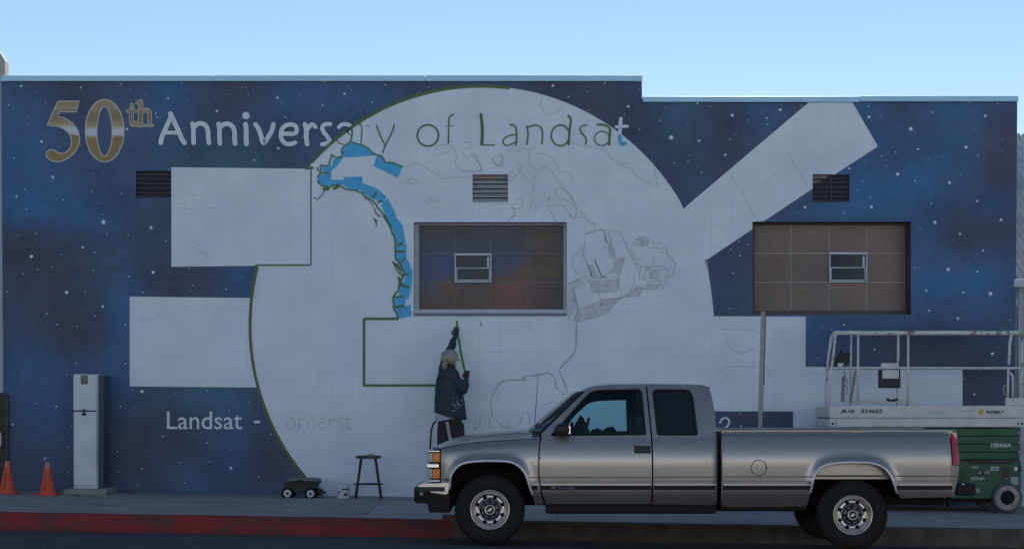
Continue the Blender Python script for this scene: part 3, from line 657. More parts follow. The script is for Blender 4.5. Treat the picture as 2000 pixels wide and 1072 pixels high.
sk_(zn,[[(1060,130),(1130,120),(1200,85),(1245,105),(1250,160)],[(1270,140),(1300,105),(1380,110),(1420,180),(1460,260),(1550,480)],[(1250,165),(1290,260),(1330,350),(1345,330),(1300,180),(1275,150)],[(1275,260),(1300,350),(1325,360)],
 [(1060,200),(1045,320),(1080,410),(1130,520),(1165,520),(1130,420),(1090,415)],[(1335,370),(1440,340),(1410,400),(1390,480),(1330,510)],[(1380,480),(1370,600),(1400,700)],[(1520,500),(1510,600),(1490,650),(1400,720),(1210,745)],
 [(1100,560),(1130,670),(1360,660),(1370,540)],[(1170,570),(1190,660)],[(1190,680),(1215,770)],[(950,640),(1000,830),(960,940)],[(1000,830),(1210,750),(1390,725),(1250,870),(1100,915),(980,950)],[(1060,590),(1130,540),(1370,530)],[(910,590),(1060,520)],
 [(1500,240),(1530,180),(1600,150),(1660,180),(1640,230),(1580,240),(1520,220)],[(1575,180),(1600,240)],[(1650,260),(1820,265),(1830,310),(1750,290)],[(1490,270),(1560,440)],[(1550,360),(1600,350)],[(1700,350),(1690,410)],
 [(1560,520),(1580,430),(1640,425),(1600,540)],[(1650,430),(1780,430),(1850,480),(1790,560),(1640,565),(1560,540)],[(1665,460),(1660,540),(1740,545)],[(1740,450),(1750,530)],[(1830,320),(1900,400),(1880,500),(1800,570)],[(1590,640),(1720,640),(1775,580),(1780,640)],[(1600,600),(1560,700)],[(1040,250),(950,350),(940,420),(1000,520)],[(1690,190),(1720,250),(1740,190),(1780,230)]],.9,2,2)
za1 = zm(1400,140,3.153)
sk_(za1,[[(430,490),(560,710)],[(290,690),(370,620)],[(80,630),(130,710)],[(155,745),(225,890)]],.7)
zp = zm(1400,420,3.153)
sk_(zp,[[(20,705),(110,700),(180,710),(240,700)],[(0,970),(50,940),(140,930),(250,940)],[(40,730),(90,830),(160,850),(230,820)],[(300,920),(330,990)]],.7,4,3)
zl = zm(0,340,3.152)
sk_(zl,[[(1145,105),(1200,135),(1215,120)],[(1090,210),(1180,220),(1190,240)],[(1270,215),(1330,210)],[(1190,405),(1240,440)],[(1215,490),(1260,480),(1290,520)],[(860,1060),(880,1060)],[(840,895),(960,895)]],.6,4,3)
pk.build('pencil_sketch', m_pencil, wall, kind='stuff')
dk = Tapes(m_pencil2, 'pencil_mark', True)
for l in ([(1150,370),(1180,440),(1215,520)],[(1090,420),(1120,520)],[(1205,790),(1230,775)],[(1245,160),(1258,200)],[(1215,525),(1250,525)],[(90,945),(95,985)],[(1380,730),(1410,715)],[(1640,440),(1660,450)]): dk.st(zn(l), 1.8, .0070, False)
for k_, p_ in enumerate([[zn([(1000,830),(1210,752),(1385,730),(1250,865),(1100,910),(985,945)])],[zn([(1105,565),(1135,668),(1355,655),(1365,545)])],[zn([(1090,420),(1125,425),(1160,515),(1130,518)])],[zn([(1290,170),(1335,320),(1320,350),(1280,270)])],[zn([(1665,460),(1730,455),(1735,540),(1660,540)])],[zn([(1540,590),(1600,640),(1560,705),(1400,725),(1510,650)])],[zn([(1600,640),(1720,640),(1775,585),(1640,590)])],[zn([(1530,185),(1600,155),(1650,180),(1640,225),(1560,235)])],[zn([(1335,372),(1430,350),(1385,480),(1240,510),(1330,440)])],[zn([(900,590),(1000,540),(1060,590),(960,640),(990,760),(900,940)])]]): areas('pencil_shading', [p_], m_shade, .0060+.00025*k_)
# ---- vents
def vent(hole, m, ms, name, extra=None):
    a, b = P(*hole[0], YW), P(*hole[2], YW)
    v = MB().sheet([[P(x, y, YW)+Vector((0,.09,0)) for x, y in hole]]).build('vent', m_black, bld, label=name)
    reveal(hole, .1, ms, 'vent_frame', v)
    n = 6; h = (a.z-b.z)/n
    for i in range(n):
        z1 = a.z-i*h-.006; mb = MB()
        mb.add([(a.x+.004, YW+.07, z1), (b.x-.004, YW+.07, z1), (b.x-.004, YW+.012, z1-h*.72), (a.x+.004, YW+.012, z1-h*.72),
                (a.x+.004, YW+.076, z1), (b.x-.004, YW+.076, z1), (b.x-.004, YW+.012, z1-h*.76-.004), (a.x+.004, YW+.012, z1-h*.76-.004)],
               [(0,3,2,1),(4,5,6,7),(3,7,6,2),(0,1,5,4)])
        mb.build('slat', (extra if extra and i == 0 else m), v)
    if name.startswith('half'):
        for i, x1 in ((0, 1621), (1, 1607)):
            z1 = a.z-i*h-.006; X = P(x1,0,YW).x; X2 = P(x1-9,0,YW).x
            MB().add([(a.x+.006, YW+.067, z1), (X, YW+.067, z1), (X2, YW+.009, z1-h*.72), (a.x+.006, YW+.009, z1-h*.72)], [(0,3,2,1)]).build('white_paint_patch', m_rust, v)
        MB().box((P(1622,341,YW).x, YW+.004, b.z+.004), (P(1624.5,341,YW).x, YW+.02, a.z-.004)).build('mullion', m_black, v)
m_slat = mat('vent_white', (.50,.50,.53), .5, col2=(.42,.42,.46), scale=10); m_rust = mat('vent_rusty', (.34,.27,.23), .6, col2=(.45,.42,.42), scale=9)
m_slatd = mat('vent_dark', (.095,.085,.105), .5, col2=(.07,.072,.10), scale=8)
vent(V_L, m_slatd, m_slatd, 'dark painted louvre vent beside the upper white panel'); vent(V_M, m_slat, m_slat, 'white louvre vent above the left window', m_rust); vent(V_R, m_slatd, m_slatd, 'half dark louvre vent cut by the white arm')
# ---- windows filled with coloured panels
def window(hole, inner, cols, rows, depth, mf, colf, joint_m, slider, lab, thick):
    x0, y0 = hole[0]; x1, y1 = hole[2]
    yb = YW+depth
    wd = reveal(hole, depth+.02, mf, 'window', bld); wd['label'] = lab
    ix0, iy0, ix1, iy1 = inner
    # frame boards round the panels
    fr = MB(); T = lambda x, y, d=0: P(x, y, YW)+Vector((0, depth+d, 0))
    A = [P(x, y, yb) for x, y in R(ix0, iy0, ix1, iy1)]
    big = [P(x, y, YW) for x, y in hole]
    fr.box((big[0].x, yb-thick, A[0].z), (big[1].x, yb+.03, big[0].z)); fr.box((big[0].x, yb-thick, big[2].z), (big[1].x, yb+.03, A[2].z))
    fr.box((big[0].x, yb-thick, A[2].z), (A[0].x, yb+.03, A[0].z)); fr.box((A[1].x, yb-thick, A[2].z), (big[1].x, yb+.03, A[0].z))
    fr.build('window_frame', mf, wd)
    MB().box((A[0].x, yb+.005, A[2].z), (A[1].x, yb+.03, A[0].z)).build('backing', joint_m, wd)
    for i in range(len(cols)-1):
        for j in range(len(rows)-1):
            pa, pb = P(cols[i]+.8, rows[j]+.8, yb), P(cols[i+1]-.8, rows[j+1]-.8, yb)
            mb = MB(); n, k = 10, 7; dz = random.uniform(0, .003)
            mb.add([(pa.x+(pb.x-pa.x)*u/n, yb+dz, pb.z+(pa.z-pb.z)*v/k) for v in range(k+1) for u in range(n+1)],
                   [(v*(n+1)+u, v*(n+1)+u+1, (v+1)*(n+1)+u+1, (v+1)*(n+1)+u) for v in range(k) for u in range(n)])
            mb.cols = [colf(cols[i]+(cols[i+1]-cols[i])*u/n, rows[j+1]+(rows[j]-rows[j+1])*v/k) for v in range(k+1) for u in range(n+1)]
            mb.build('panel', m_panel, wd)
    # sliding sash window in the middle
    sx0, sy0, sx1, sy1 = slider; sm = (sy0+sy1)/2-.5
    a, b = P(sx0, sy0, yb), P(sx1, sy1, yb); px = yb/F
    def fbar(name, x0, y0, x1, y1, yo_, th=.03, m=m_alu):
        p, q = P(x0, y0, yb), P(x1, y1, yb); MB().box((p.x, yb-yo_-th, q.z), (q.x, yb-yo_, p.z), .004).build(name, m, wd)
    fbar('sash_frame', sx0, sy0, sx1, sy0+4.5, .004, .05); fbar('sash_frame', sx0, sy1-2.6, sx1, sy1, .004, .05)
    fbar('sash_frame', sx0, sy0+4.5, sx0+2.6, sy1-2.6, .004, .05); fbar('sash_frame', sx1-2.6, sy0+4.5, sx1, sy1-2.6, .004, .05)
    fbar('sash_frame', sx0+2.6, sm, sx1-2.6, sm+2, .004, .042)
    for q in ((sx0+3.2, sm+2, sx0+5.2, sy1-3.6), (sx1-5.2, sm+2, sx1-3.2, sy1-3.6), (sx0+3.2, sy1-5.6, sx1-3.2, sy1-3.6)): fbar('sash_rail', *q, .006, .03)
    fbar('pane', sx0+2.6, sy0+4.5, sx1-2.6, sm, .004, .004, m_pane); fbar('pane', sx0+2.6, sm+2, sx1-2.6, sy1-2.6, .0045, .004, m_pane)
    fbar('pane_glare', sx1-8.5, sy0+7, sx1-4.5, sm-.5, .009, .012)  # pale strip standing in for the glare at the pane's right
m_panel = paint_mat('coloured_panel', rough=.32, bump=.0004)
BR = (.225,.145,.125); BR2 = (.19,.130,.115)
NBL = [(870,520,70,40,(.035,.06,.17),1),(850,600,50,20,(.09,.04,.035),.8),(1000,500,55,35,(.035,.06,.17),.95),(950,470,80,20,(.055,.06,.075),.8),(1000,570,40,30,(.16,.05,.05),1),(990,590,50,22,(.15,.05,.05),1),(930,590,50,25,(.095,.07,.045),.9),(1070,520,35,22,(.12,.075,.035),1),(1060,480,40,40,(.085,.06,.045),.8),(880,560,25,15,(.17,.07,.04),.8),(1030,530,18,8,(.17,.10,.04),.7),(1075,590,30,20,(.055,.045,.043),1),(870,450,60,20,(.06,.06,.07),.7),(1070,535,20,5,(.20,.13,.05),.5),(1060,468,30,6,(.14,.09,.05),.5),(1005,555,30,8,(.22,.09,.05),.6)]
def colL(x, y):  # soft blue, red and orange clouds blended over the panel colour
    c = [.068,.066,.078]
    for bx, by, rx, ry, k, a in NBL:
        d = ((x-bx)/rx)**2+((y-by)/ry)**2
        if d < 9: q = a*exp(-d*.8); c = [c[i]+(k[i]*1.12-c[i])*q for i in range(3)]
    return c
def colR(x, y):
    t = min(1, max(0, (y-440)/170)); c = [BR[i]+(BR2[i]-BR[i])*t for i in range(3)]
    d = ((x-1600)/40)**2+((y-540)/50)**2; q = .6*exp(-d); return [c[i]+((.12,.12,.11)[i]-c[i])*q for i in range(3)]
window(WIN_L, (818.5,440.5,1100.5,604.5), [818.5,888.5,958.5,1031,1100.5], [440.5,495,551,604.5], .30, m_frame, colL, mat('dull_joint', (.20,.19,.185), .5), (888,495,960,552), 'left window with blue and orange clouded panels in a pale frame', .06)
window(WIN_R, (1473,440.5,1767.5,606), [1473,1545,1619,1693,1767.5], [440.5,494.5,551,606], .36, m_bframe, colR, m_joint, (1618.5,493,1693,552), 'right window with plain brown panels in a dark frame', .05)
sb = MB(); a, b = P(806.5,606.5,YW), P(1108,612,YW); sb.box((a.x, YW-.03, b.z), (b.x, YW+.24, a.z), .006); sb.build('window_sill', m_frame, bld)
sb = MB(); a, b = P(808,612,YW), P(1106.5,617.5,YW); sb.box((a.x, YW-.012, b.z), (b.x, YW+.24, a.z-.002), .004); sb.build('window_sill', mat('sill_shadow_blue', (.20,.24,.33), .6), bld)  # lower strip coloured dark blue as the shadow under the sill

# ------------------------------------------------------------------ neighbours
m_nb = mat('pale_blue_render', (.50,.56,.60), .8, col2=(.44,.50,.55), scale=2, bump=.002)
ln = thing('left_building', 'pale blue neighbouring building at the left edge of the mural', 'building', (-9, YW, z_walk(-9, YW)))
a = P(5,160,YW); MB().box((-30, YW+.06, P(0,767,YW).z), (a.x, YW+10, a.z), .01).build('wall', m_nb, ln)
MB().box((-30, YW+.062, -.6), (P(-28,800,YW).x, YW+10, P(0,767,YW).z-.003)).build('lower_wall', m_nb, ln)
m_ch = mat('chimney_render', (.34,.33,.31), .9, col2=(.24,.24,.23), scale=5, bump=.006)
ch = MB(); q = P(9.5,80,34); y0 = 34
ch.ring_loft([[Vector(p) for p in ((q.x-1.2, y0, q.z-5), (q.x, y0, q.z-5), (q.x, y0+.25, q.z-5), (q.x-1.2, y0+.25, q.z-5))],
              [Vector(p) for p in ((q.x-1.2, y0, q.z-.35), (q.x, y0, q.z-.35), (q.x, y0+.25, q.z-.35), (q.x-1.2, y0+.25, q.z-.35))],
              [Vector(p) for p in ((q.x-1.1, y0+.05, q.z+.05), (q.x-.16, y0+.05, q.z-.1), (q.x-.16, y0+.2, q.z-.1), (q.x-1.1, y0+.2, q.z+.05))]], smooth=False)
ch.build('chimney', m_ch, ln)
gt = thing('iron_gate', 'black iron mesh gate with a pale handle beside the mural', 'gate', (P(0,900,27.9).x, 27.95, z_walk(-7.5, 27.9)))
m_iron = mat('black_iron', (.016,.017,.02), .5)
g0, g1 = P(-28,770,27.95), P(13.5,962,27.95)
MB().box((g0.x, 27.99, g1.z), (g1.x, 28.02, g0.z)).build('gate_sheet', m_iron, gt)
m_iron2 = mat('iron_bar', (.045,.047,.052), .5)
for i in range(8):
    z = g0.z-(g0.z-g1.z)*i/7; MB().box((g0.x, 27.95, z-.008), (g1.x, 27.985, z+.008)).build('bar', m_iron2, gt)
for i in range(3):
    x = g1.x-.11*i*1.4; MB().box((x-.012, 27.945, g1.z), (x+.012, 27.988, g0.z)).build('bar', m_iron2, gt)
hb = MB(); h0, h1 = P(2,845,27.9), P(2,872,27.9); hb.tube([(h0.x-.05, 27.95, h0.z), (h0.x-.01, 27.89, h0.z), (h0.x, 27.87, h0.z-.03), (h0.x, 27.87, h1.z+.03), (h0.x-.01, 27.89, h1.z), (h0.x-.05, 27.95, h1.z)], .012); hb.build('handle', m_alu, gt)
rn = thing('right_building', 'pale building with a corrugated metal roof behind the mural wall', 'building', (9, YW, z_walk(9, YW)))
c0 = P(1983.5,560,YW+.04)
MB().box((c0.x, YW+.33, -.6), (30, YW+12, c0.z), .01).build('wall', m_nb, rn)
m_cor = mat('corrugated_steel', (.80,.77,.72), .6, metal=.1, col2=(.55,.50,.45), scale=3, stretch=(1,1,1))
cr_ = MB(); e0 = P(1984,548,YW+.5); e1 = P(1988,262,YW+6.0); nn = 160; vs = []; x = e0.x
for i in range(nn+1):
    X = e0.x-.02+i*.02; d = .018*cos(i*pi/2.5)
    vs += [(X, YW+.2, e0.z-.16+d), (X, YW+6, e1.z+d)]
cr_.add(vs, [(2*i, 2*i+2, 2*i+3, 2*i+1) for i in range(nn)], True); cr_.build('roof', m_cor, rn)
gu = MB(); gq = P(1980,545,YW+.0); gu.box((gq.x, YW-.02, gq.z-.12), (gq.x+4, YW+.22, gq.z), .015); gu.build('gutter', m_frame, rn)
MB().tube([(P(1988.5,560,YW).x+.05, YW+.12, gq.z-.12), (P(1988.5,560,YW).x+.05, YW+.12, z_walk(7.4, YW))], .035, 10).build('downpipe', m_nb, rn)
# unseen buildings across the street, shaped to bounce sunlight and show in reflections
m_tan = mat('tan_stucco', (.66,.55,.44), .9, col2=(.60,.50,.40), scale=1.5); m_tan2 = mat('cream_stucco', (.72,.66,.58), .9, col2=(.66,.60,.53), scale=1.5)
m_cool = mat('pale_grey_stucco', (.66,.72,.78), .9, col2=(.60,.66,.72), scale=1.5)
def opp(x0, x1, y, h, m, lab):
    t = thing('street_building', lab, 'building', ((x0+x1)/2, y, HC-1.6))
    MB().box((x0, y-10, HC+1.9), (x1, y, HC-1.6+h)).build('bounce_upper_wall', m_cool, t)
    MB().box((x0-.02, y-10, HC-2.2), (x1+.02, y+.02, HC+1.897)).build('wall', m, t)
    MB().box((x0-.1, y-10.1, HC-1.6+h), (x1+.1, y+.15, HC-1.3+h)).build('parapet', m_cap, t)
    k = x0+2
    while k+2.5 < x1:
        f = MB().box((k, y, HC-.6), (k+2, y+.06, HC+1.2)).build('window', m_frame, t)
        MB().box((k+.12, y+.06, HC-.48), (k+1.88, y+.07, HC+1.08)).build('pane', m_pane, f); k += 4.2
    MB().box((x1-1.6, y, HC-1.6), (x1-.5, y+.05, HC+.6)).build('door', m_bframe, t)
opp(-46,-15,-7,7.4,m_tan,'unseen tan stucco shop across the street, leftmost of the row'); opp(-14,10,-7,7.0,m_tan2,'unseen cream stucco shop directly across the street'); opp(11,46,-7,7.8,m_tan,'unseen tall tan stucco shop across the street, at the right end')
# ------------------------------------------------------------------ the parked pickup truck
def car_paint(name, col, rough=.38, metal=.55):
    m = mat(name, col, rough, metal, coat=.5, spec=.5, bump=.006, bscale=1.6); m.node_tree.nodes['Principled BSDF'].inputs['Coat Roughness'].default_value = .09
    return m
m_paint = car_paint('pewter_paint', (.365,.345,.325), .34, .72)
m_blackp = mat('black_plastic', (.014,.015,.018), .55); m_rubber = mat('tyre_rubber', (.008,.008,.0095), .85, col2=(.012,.012,.013), scale=20, bump=.0015, bscale=80)
m_chrome = mat('chrome', (.72,.74,.78), .12, 1.0); m_alloy = mat('polished_alloy', (.62,.61,.60), .28, .9, col2=(.52,.51,.50), scale=12)
m_amber = mat('amber_lens', (.75,.20,.015), .2, spec=.6); m_clear = mat('clear_lens', (.30,.34,.36), .12, spec=.8)
m_red = mat('red_lens', (.42,.018,.035), .18, spec=.6); m_red2 = mat('red_reflector', (.60,.02,.04), .15, spec=.7)
m_int = mat('cab_interior', (.035,.034,.036), .8); m_cloth = mat('seat_cloth', (.07,.075,.085), .9, col2=(.05,.054,.06), scale=30)
m_under = mat('underbody', (.010,.010,.011), .9); m_strip = mat('rubbing_strip', (.016,.017,.021), .65, spec=.25)
m_shadowgap = mat('seal_rubber', (.01,.01,.011), .7)
def glass_mat(name, tint, trans):
    m = bpy.data.materials.new(name); m.use_nodes = True; nt = m.node_tree; nt.nodes.remove(nt.nodes['Principled BSDF'])
    out = nt.nodes['Material Output']; tr = nt.nodes.new('ShaderNodeBsdfTransparent'); tr.inputs[0].default_value = (*tint, 1)
    gl = nt.nodes.new('ShaderNodeBsdfGlossy'); gl.inputs['Roughness'].default_value = .03; gl.inputs[0].default_value = (.9,.95,1,1)
    fr = nt.nodes.new('ShaderNodeFresnel'); fr.inputs[0].default_value = 1.45; mx = nt.nodes.new('ShaderNodeMixShader')
    nt.links.new(fr.outputs[0], mx.inputs[0]); nt.links.new(tr.outputs[0], mx.inputs[1]); nt.links.new(gl.outputs[0], mx.inputs[2]); nt.links.new(mx.outputs[0], out.inputs[0])
    return m
m_glass = glass_mat('tinted_glass', (.62,.84,.86), .8); m_privacy = mat('privacy_glass', (.018,.02,.024), .06, spec=.35)

TRX, TRZ = P(1340,0,YT).x, HC-1.55
truck = thing('pickup_truck', 'pewter extended cab pickup truck parked along the kerb', 'pickup truck', (TRX, YM, TRZ))
ARCH_F = [(878,985),(878.5,955),(879.5,935),(884,922),(891,913),(901,906),(912,902.5),(933,900),(955,899.3),(975,899.6),(995,901),(1007,905.5),(1016,912),(1023,920),(1028,929),(1033,944),(1040,966),(1045,985)]
ARCH_R = [(1578,988),(1583,962),(1586,943),(1588,934),(1591,926),(1596,918.5),(1602,912.5),(1610,908.5),(1619,905.8),(1640,903),(1665,902.2),(1690,902.8),(1703,904.4),(1713,906.8),(1722,911),(1730,917),(1736,924.5),(1741,933),(1746,946),(1752,962),(1760,973)]
def adist(px, py):
    d = 1e9
    for A in (ARCH_F, ARCH_R):
        if abs(px-(A[0][0]+A[-1][0])/2) > 130: continue
        for i in range(2, len(A)-3):
            a, b = A[i], A[i+1]; vx, vy = b[0]-a[0], b[1]-a[1]; t = max(0, min(1, ((px-a[0])*vx+(py-a[1])*vy)/(vx*vx+vy*vy)))
            d = min(d, hypot(px-a[0]-vx*t, py-a[1]-vy*t))
    return d
def yo(px, py, flare=True):
    """inward offset (m) of the truck's flank at a photo pixel"""
    if py < 853: t = (853-py)/101.0; y = .074+.175*t+.05*t*t
    elif py <= 906: y = .074*((906-py)/53.0)**1.9
    elif py <= 958: y = .012*((py-906)/52.0)**1.5
    else: y = .012+.075*((py-958)/30.0)**1.4
    if px > 1406:
        y = .074*((906-py)/53.0)**1.9 if py <= 906 else y
        if py < 851: y += .055*((851-py)/11.0)**2
        if px > 1845: y += .10*((px-1845)/33.0)**2
    elif px > 1380: y += .05*((px-1380)/22.0)**2.2
    if px < 890: y += .06*((890-px)/30.0)**2
    if 853 < py and px < 1056:            # front wing rolls over into the bonnet
        cy = 874-(px-861)*18/195.0
        if py < cy+10: y += .05*max(0, (cy+10-py)/14.0)**2
    if flare and py > 870:
        d = adist(px, py); y -= .036*exp(-(d/7.5)**2)
    return y
def TP(px, py, off=0.0, flare=True):
    return P(px, py, YT) + Vector((0, yo(px, py, flare)+off, 0))
def mir(v): return Vector((v[0], 2*YM-v[1], v[2]))
def panel(name, outer, holes, m, step=7.0, lip=.035, both=True, par=truck, yf=TP, label=None, off=0.0):
    ov, fs, loops = cdt(outer, holes, step)
    res = []
    for side in ((0, 1) if both else (0,)):
        mb = MB(); vs = [yf(x, y)+Vector((0, off, 0)) for x, y in ov]
        if side: vs = [mir(v) for v in vs]
        ff = []
        for f in fs:
            a, b, c = vs[f[0]], vs[f[1]], vs[f[2]]; nn = (b-a).cross(c-a).y
            ff.append(f if (nn < 0) == (side == 0) else f[::-1])
        mb.add(vs, ff, True)
        for lp in loops:
            n = len(lp); t = [yf(x, y)+Vector((0, off, 0)) for x, y in lp]; b = [v+Vector((0, lip, 0)) for v in t]
            if side: t = [mir(v) for v in t]; b = [mir(v) for v in b]
            mb.add(t+b, [(i, (i+1) % n, n+(i+1) % n, n+i) for i in range(n)])
        res.append(mb.build(name, m, par, label=label))
    return res
fender = [(861,877),(880,872.5),(900,869),(940,864),(1000,859.5),(1055.5,857.5),(1053,868),(1051.6,881),(1051,900),(1051,926),(1053,945),(1057,966),(1062,985)]+ARCH_F[::-1][0:]
fender = fender[:-3]+[(879,943),(861,943)]
panel('front_fender', fender, [], m_paint, 6.0)
DOORW = [(1077,850.5),(1092,834),(1110,814),(1130,792),(1146,775),(1153,768.5),(1160,764.5),(1172,762.3),(1200,761.5),(1248,760.2),(1253,761.5),(1255.5,766),(1259,808),(1262,848.5)]
door = [(1057.5,843.5),(1075,827),(1100,802.5),(1125,778.5),(1140,764.5),(1150,758),(1162,754.3),(1180,752.2),(1204,750.8),(1264.3,750.3),(1266.5,780),(1272,850),(1273,900),(1273,985),(1066.5,985),(1060,966),(1055.8,945),(1053.6,926),(1053.6,900),(1054.2,881),(1055.6,868),(1058,857)]
doors = panel('door', door, [DOORW], m_paint, 6.5)
CABW = [(1279,768),(1280.5,763),(1285,761.2),(1340,761.4),(1349,763),(1354,768),(1357,780),(1363,847),(1361,849.3),(1288,849.3),(1285.5,847)]
cab = [(1267,750.3),(1351,751),(1374,751.8),(1384,754),(1390,758.5),(1393,766),(1397,785),(1400,806),(1402,850),(1402,987),(1276,985),(1276,900),(1275,850),(1269.5,780)]
cabs = panel('cab_side', cab, [CABW], m_paint, 6.5)
bed = [(1411,841.5),(1500,841),(1700,840.5),(1857.5,840.5),(1858,846),(1859.5,908.5),(1876.5,910.5),(1874,930),(1871,945),(1866,970),(1762,973)]+ARCH_R[::-1][1:]+[(1411,989)]
beds = panel('bed_side', bed, [], m_paint, 7.0)
# windows of the cab
def glass_pane(name, hole, m, par_list, inset=.012):
    for side in (0, 1):
        mb = MB(); vs = [TP(x, y, inset) for x, y in hole]
        if side: vs = [mir(v) for v in vs]
        mb.sheet([vs]); mb.build(name, m, par_list[side])
glass_pane('door_glass', DOORW, m_glass, doors); glass_pane('side_glass', CABW, m_privacy, cabs)
for lp, pl in ((DOORW, doors), (CABW, cabs)):
    for side in (0, 1):
        pts = [TP(x, y, .004) for x, y in resample(lp, 8)]; pts = [mir(p) for p in pts] if side else pts
        MB().tube(pts+pts[:1], .011, 6, False).build('window_seal', m_shadowgap, pl[side])
# door handle and mirrors
for side in (0, 1):
    hb = MB(); a, b = TP(1239,870,-.006), TP(1271,885,-.006); a.y = b.y = min(a.y, b.y)
    fl = (lambda v: mir(v)) if side else (lambda v: v)
    a2, b2 = fl(a), fl(b+Vector((0,.03,0)))
    hb.box(a2, b2, .008); h = hb.build('door_handle', m_blackp, doors[side])
    a3, b3 = fl(TP(1243,876.5,-.016)), fl(TP(1267,883,.02)); MB().box(a3, b3, .005).build('grip', m_strip, h)
    mb = MB(); rings = []
    for t, sx, sz in ((0,.045,.05),(.04,.075,.075),(.10,.085,.082),(.16,.08,.078),(.19,.05,.05)):
        c = TP(1098,839,0)+Vector((0, -t, 0)); rings.append([fl(c+Vector((sx*cos(2*pi*i/14)*1.0+.0, 0, sz*sin(2*pi*i/14)*.92))) for i in range(14)])
    mb.ring_loft(rings); mr_ = mb.build('door_mirror', m_blackp, doors[side])
    c = TP(1103,839,-.09); MB().box(fl(c+Vector((.035,-.07,-.05))), fl(c+Vector((.062,.06,.05))), .01).build('mirror_glass', m_chrome, mr_)
# roof, windscreen, rear window, bonnet, cowl
def loft(name, stations, m, nY=14, crown=.05, par=truck, bulge=0.0, prof=2.0):
    """stations: near-edge points (Vector); spans to the mirrored far edge"""
    mb = MB(); rows = []
    for s_ in stations:
        p, cr, bl = s_ if isinstance(s_, tuple) else (s_, crown, bulge); q = mir(p); row = []
        for j in range(nY+1):
            u = j/nY; k = 1-abs(2*u-1)**prof
            row.append(Vector((p.x-bl*k, p.y+(q.y-p.y)*u, p.z+cr*k)))
        rows.append(row)
    k = nY+1; mb.add([p for r in rows for p in r], [(i*k+j, (i+1)*k+j, (i+1)*k+j+1, i*k+j+1) for i in range(len(rows)-1) for j in range(nY)], True)
    return mb.build(name, m, par)
RE = [(1140,764.3),(1150,757.7),(1162,754),(1180,751.9),(1204,750.5),(1265,750),(1351,750.7),(1374,751.5),(1384,753.7),(1390,758),(1393,766)]
loft('roof', [(TP(x, y)+Vector((0,.002,.002)), .014*min(1, (x-1138)/50+.4)*(1 if x < 1380 else .7), .0) for x, y in RE], m_paint, prof=2.6)
WS = [(1057.5,843.3),(1075,826.8),(1100,802.3),(1125,778.3),(1140,764.2)]
loft('windscreen', [(TP(x, y, .004), .012, .16-.09*i/4) for i, (x, y) in enumerate(WS)], m_glass)
for side in (0, 1):
    pts = [TP(x, y, .0) for x, y in [(1056,844)]+WS]; pts = [mir(p) for p in pts] if side else pts
    MB().tube(pts, .016, 6).build('windscreen_seal', m_shadowgap, truck)
BK = [(1393,766),(1397,785),(1400,806),(1402,850),(1402,985)]
loft('cab_back', [(TP(x, y, .003), 0, -.02) for x, y in BK], m_paint)
rb = MB(); rows = []
a, b = P(1397.5,772,YT), P(1402,838,YT)
MB().add([(a.x-.004, YM-.62, a.z), (a.x-.004, YM+.62, a.z), (b.x+.006, YM+.66, b.z), (b.x+.006, YM-.66, b.z)], [(0,1,2,3)]).build('rear_window', m_privacy, truck)
HD = [(858,876.5,.02),(862,875.4,.045),(880,871.3,.065),(900,868,.075),(940,863.2,.083),(1000,858.8,.088),(1040,857.4,.088),(1056,856.5,.085)]
loft('bonnet', [(TP(x, y, .004)+Vector((0,.012,.004)), cr, .05 if i == 0 else 0) for i, (x, y, cr) in enumerate(HD)], m_paint, prof=3.2)
cq = MB(); a = TP(1040,846,.12); cq.box((a.x, a.y, P(0,853,YT).z), (a.x+.16, 2*YM-a.y, P(0,845,YT).z), .01); cq.build('cowl', m_blackp, truck)
for k in (0, 1):
    w0 = Vector((P(1046,0,YT).x, YM-.45+k*.62, P(0,843,YT).z+.06)); MB().tube([w0, w0+Vector((.05,.06,.03)), w0+Vector((.12,.50,.06))], .009, 6).build('wiper', m_blackp, truck)
MB().tube([P(1043,842,22.55), P(1051.5,731,22.55)], [.006,.003], 6).build('antenna', m_blackp, truck)
# front: lamps, grille, bumper
zt = lambda py: P(0, py, YT).z
xt = lambda px: P(px, 0, YT).x
def tb(name, px0, py0, px1, py1, ya, yb, m, bev=.008, par=truck):
    return MB().box((xt(px0), ya, zt(py1)), (xt(px1), yb, zt(py0)), bev).build(name, m, par)
YF0, YF1 = YT+.055, 2*YM-YT-.055
for side in (0, 1):
    f = (lambda a, b: (a, b)) if not side else (lambda a, b: (2*YM-b, 2*YM-a))
    tb('lamp_surround', 845, 878.5, 860.2, 943, *f(YF0+.025, YF0+.42), m_shadowgap, .006)
    for y0, y1 in ((884,902.6),(915.5,934.5)):
        l = tb('headlamp', 834.5, y0, 844.2, y1, *f(YF0+.01, YF0+.40), m_clear)
        tb('side_marker', 844.4, y0+.3, 858.8, y1, *f(YF0+.012, YF0+.07), m_amber)
    for q in ((833,878.8,858.6,884), (832,904.5,857,914.5), (835.5,936,859,942)): tb('lamp_trim', *q, *f(YF0+.004, YF0+.42), m_chrome, .012)
tb('grille', 836, 880, 858, 942, YF0+.43, YF1-.43, m_blackp)
for i in range(5): tb('grille_bar', 832.5, 883+i*11.5, 839, 888+i*11.5, YF0+.425, YF1-.425, m_chrome if i in (0,2,4) else m_grey, .01)
bm_ = MB(); bm_.prism([(xt(x), zt(y)) for x, y in [(816,948),(826,944.5),(876.5,942.5),(877,950.2),(818,950.2)]], YT+.0, 2*YM-YT); bp_ = bm_.build('front_bumper', m_chrome, truck)
MB().prism([(xt(x), zt(y)) for x, y in [(813,950.3),(868.5,950.3),(868.5,959),(810,959)]], YT-.012, 2*YM-YT+.012).build('bumper_strip', m_blackp, bp_)
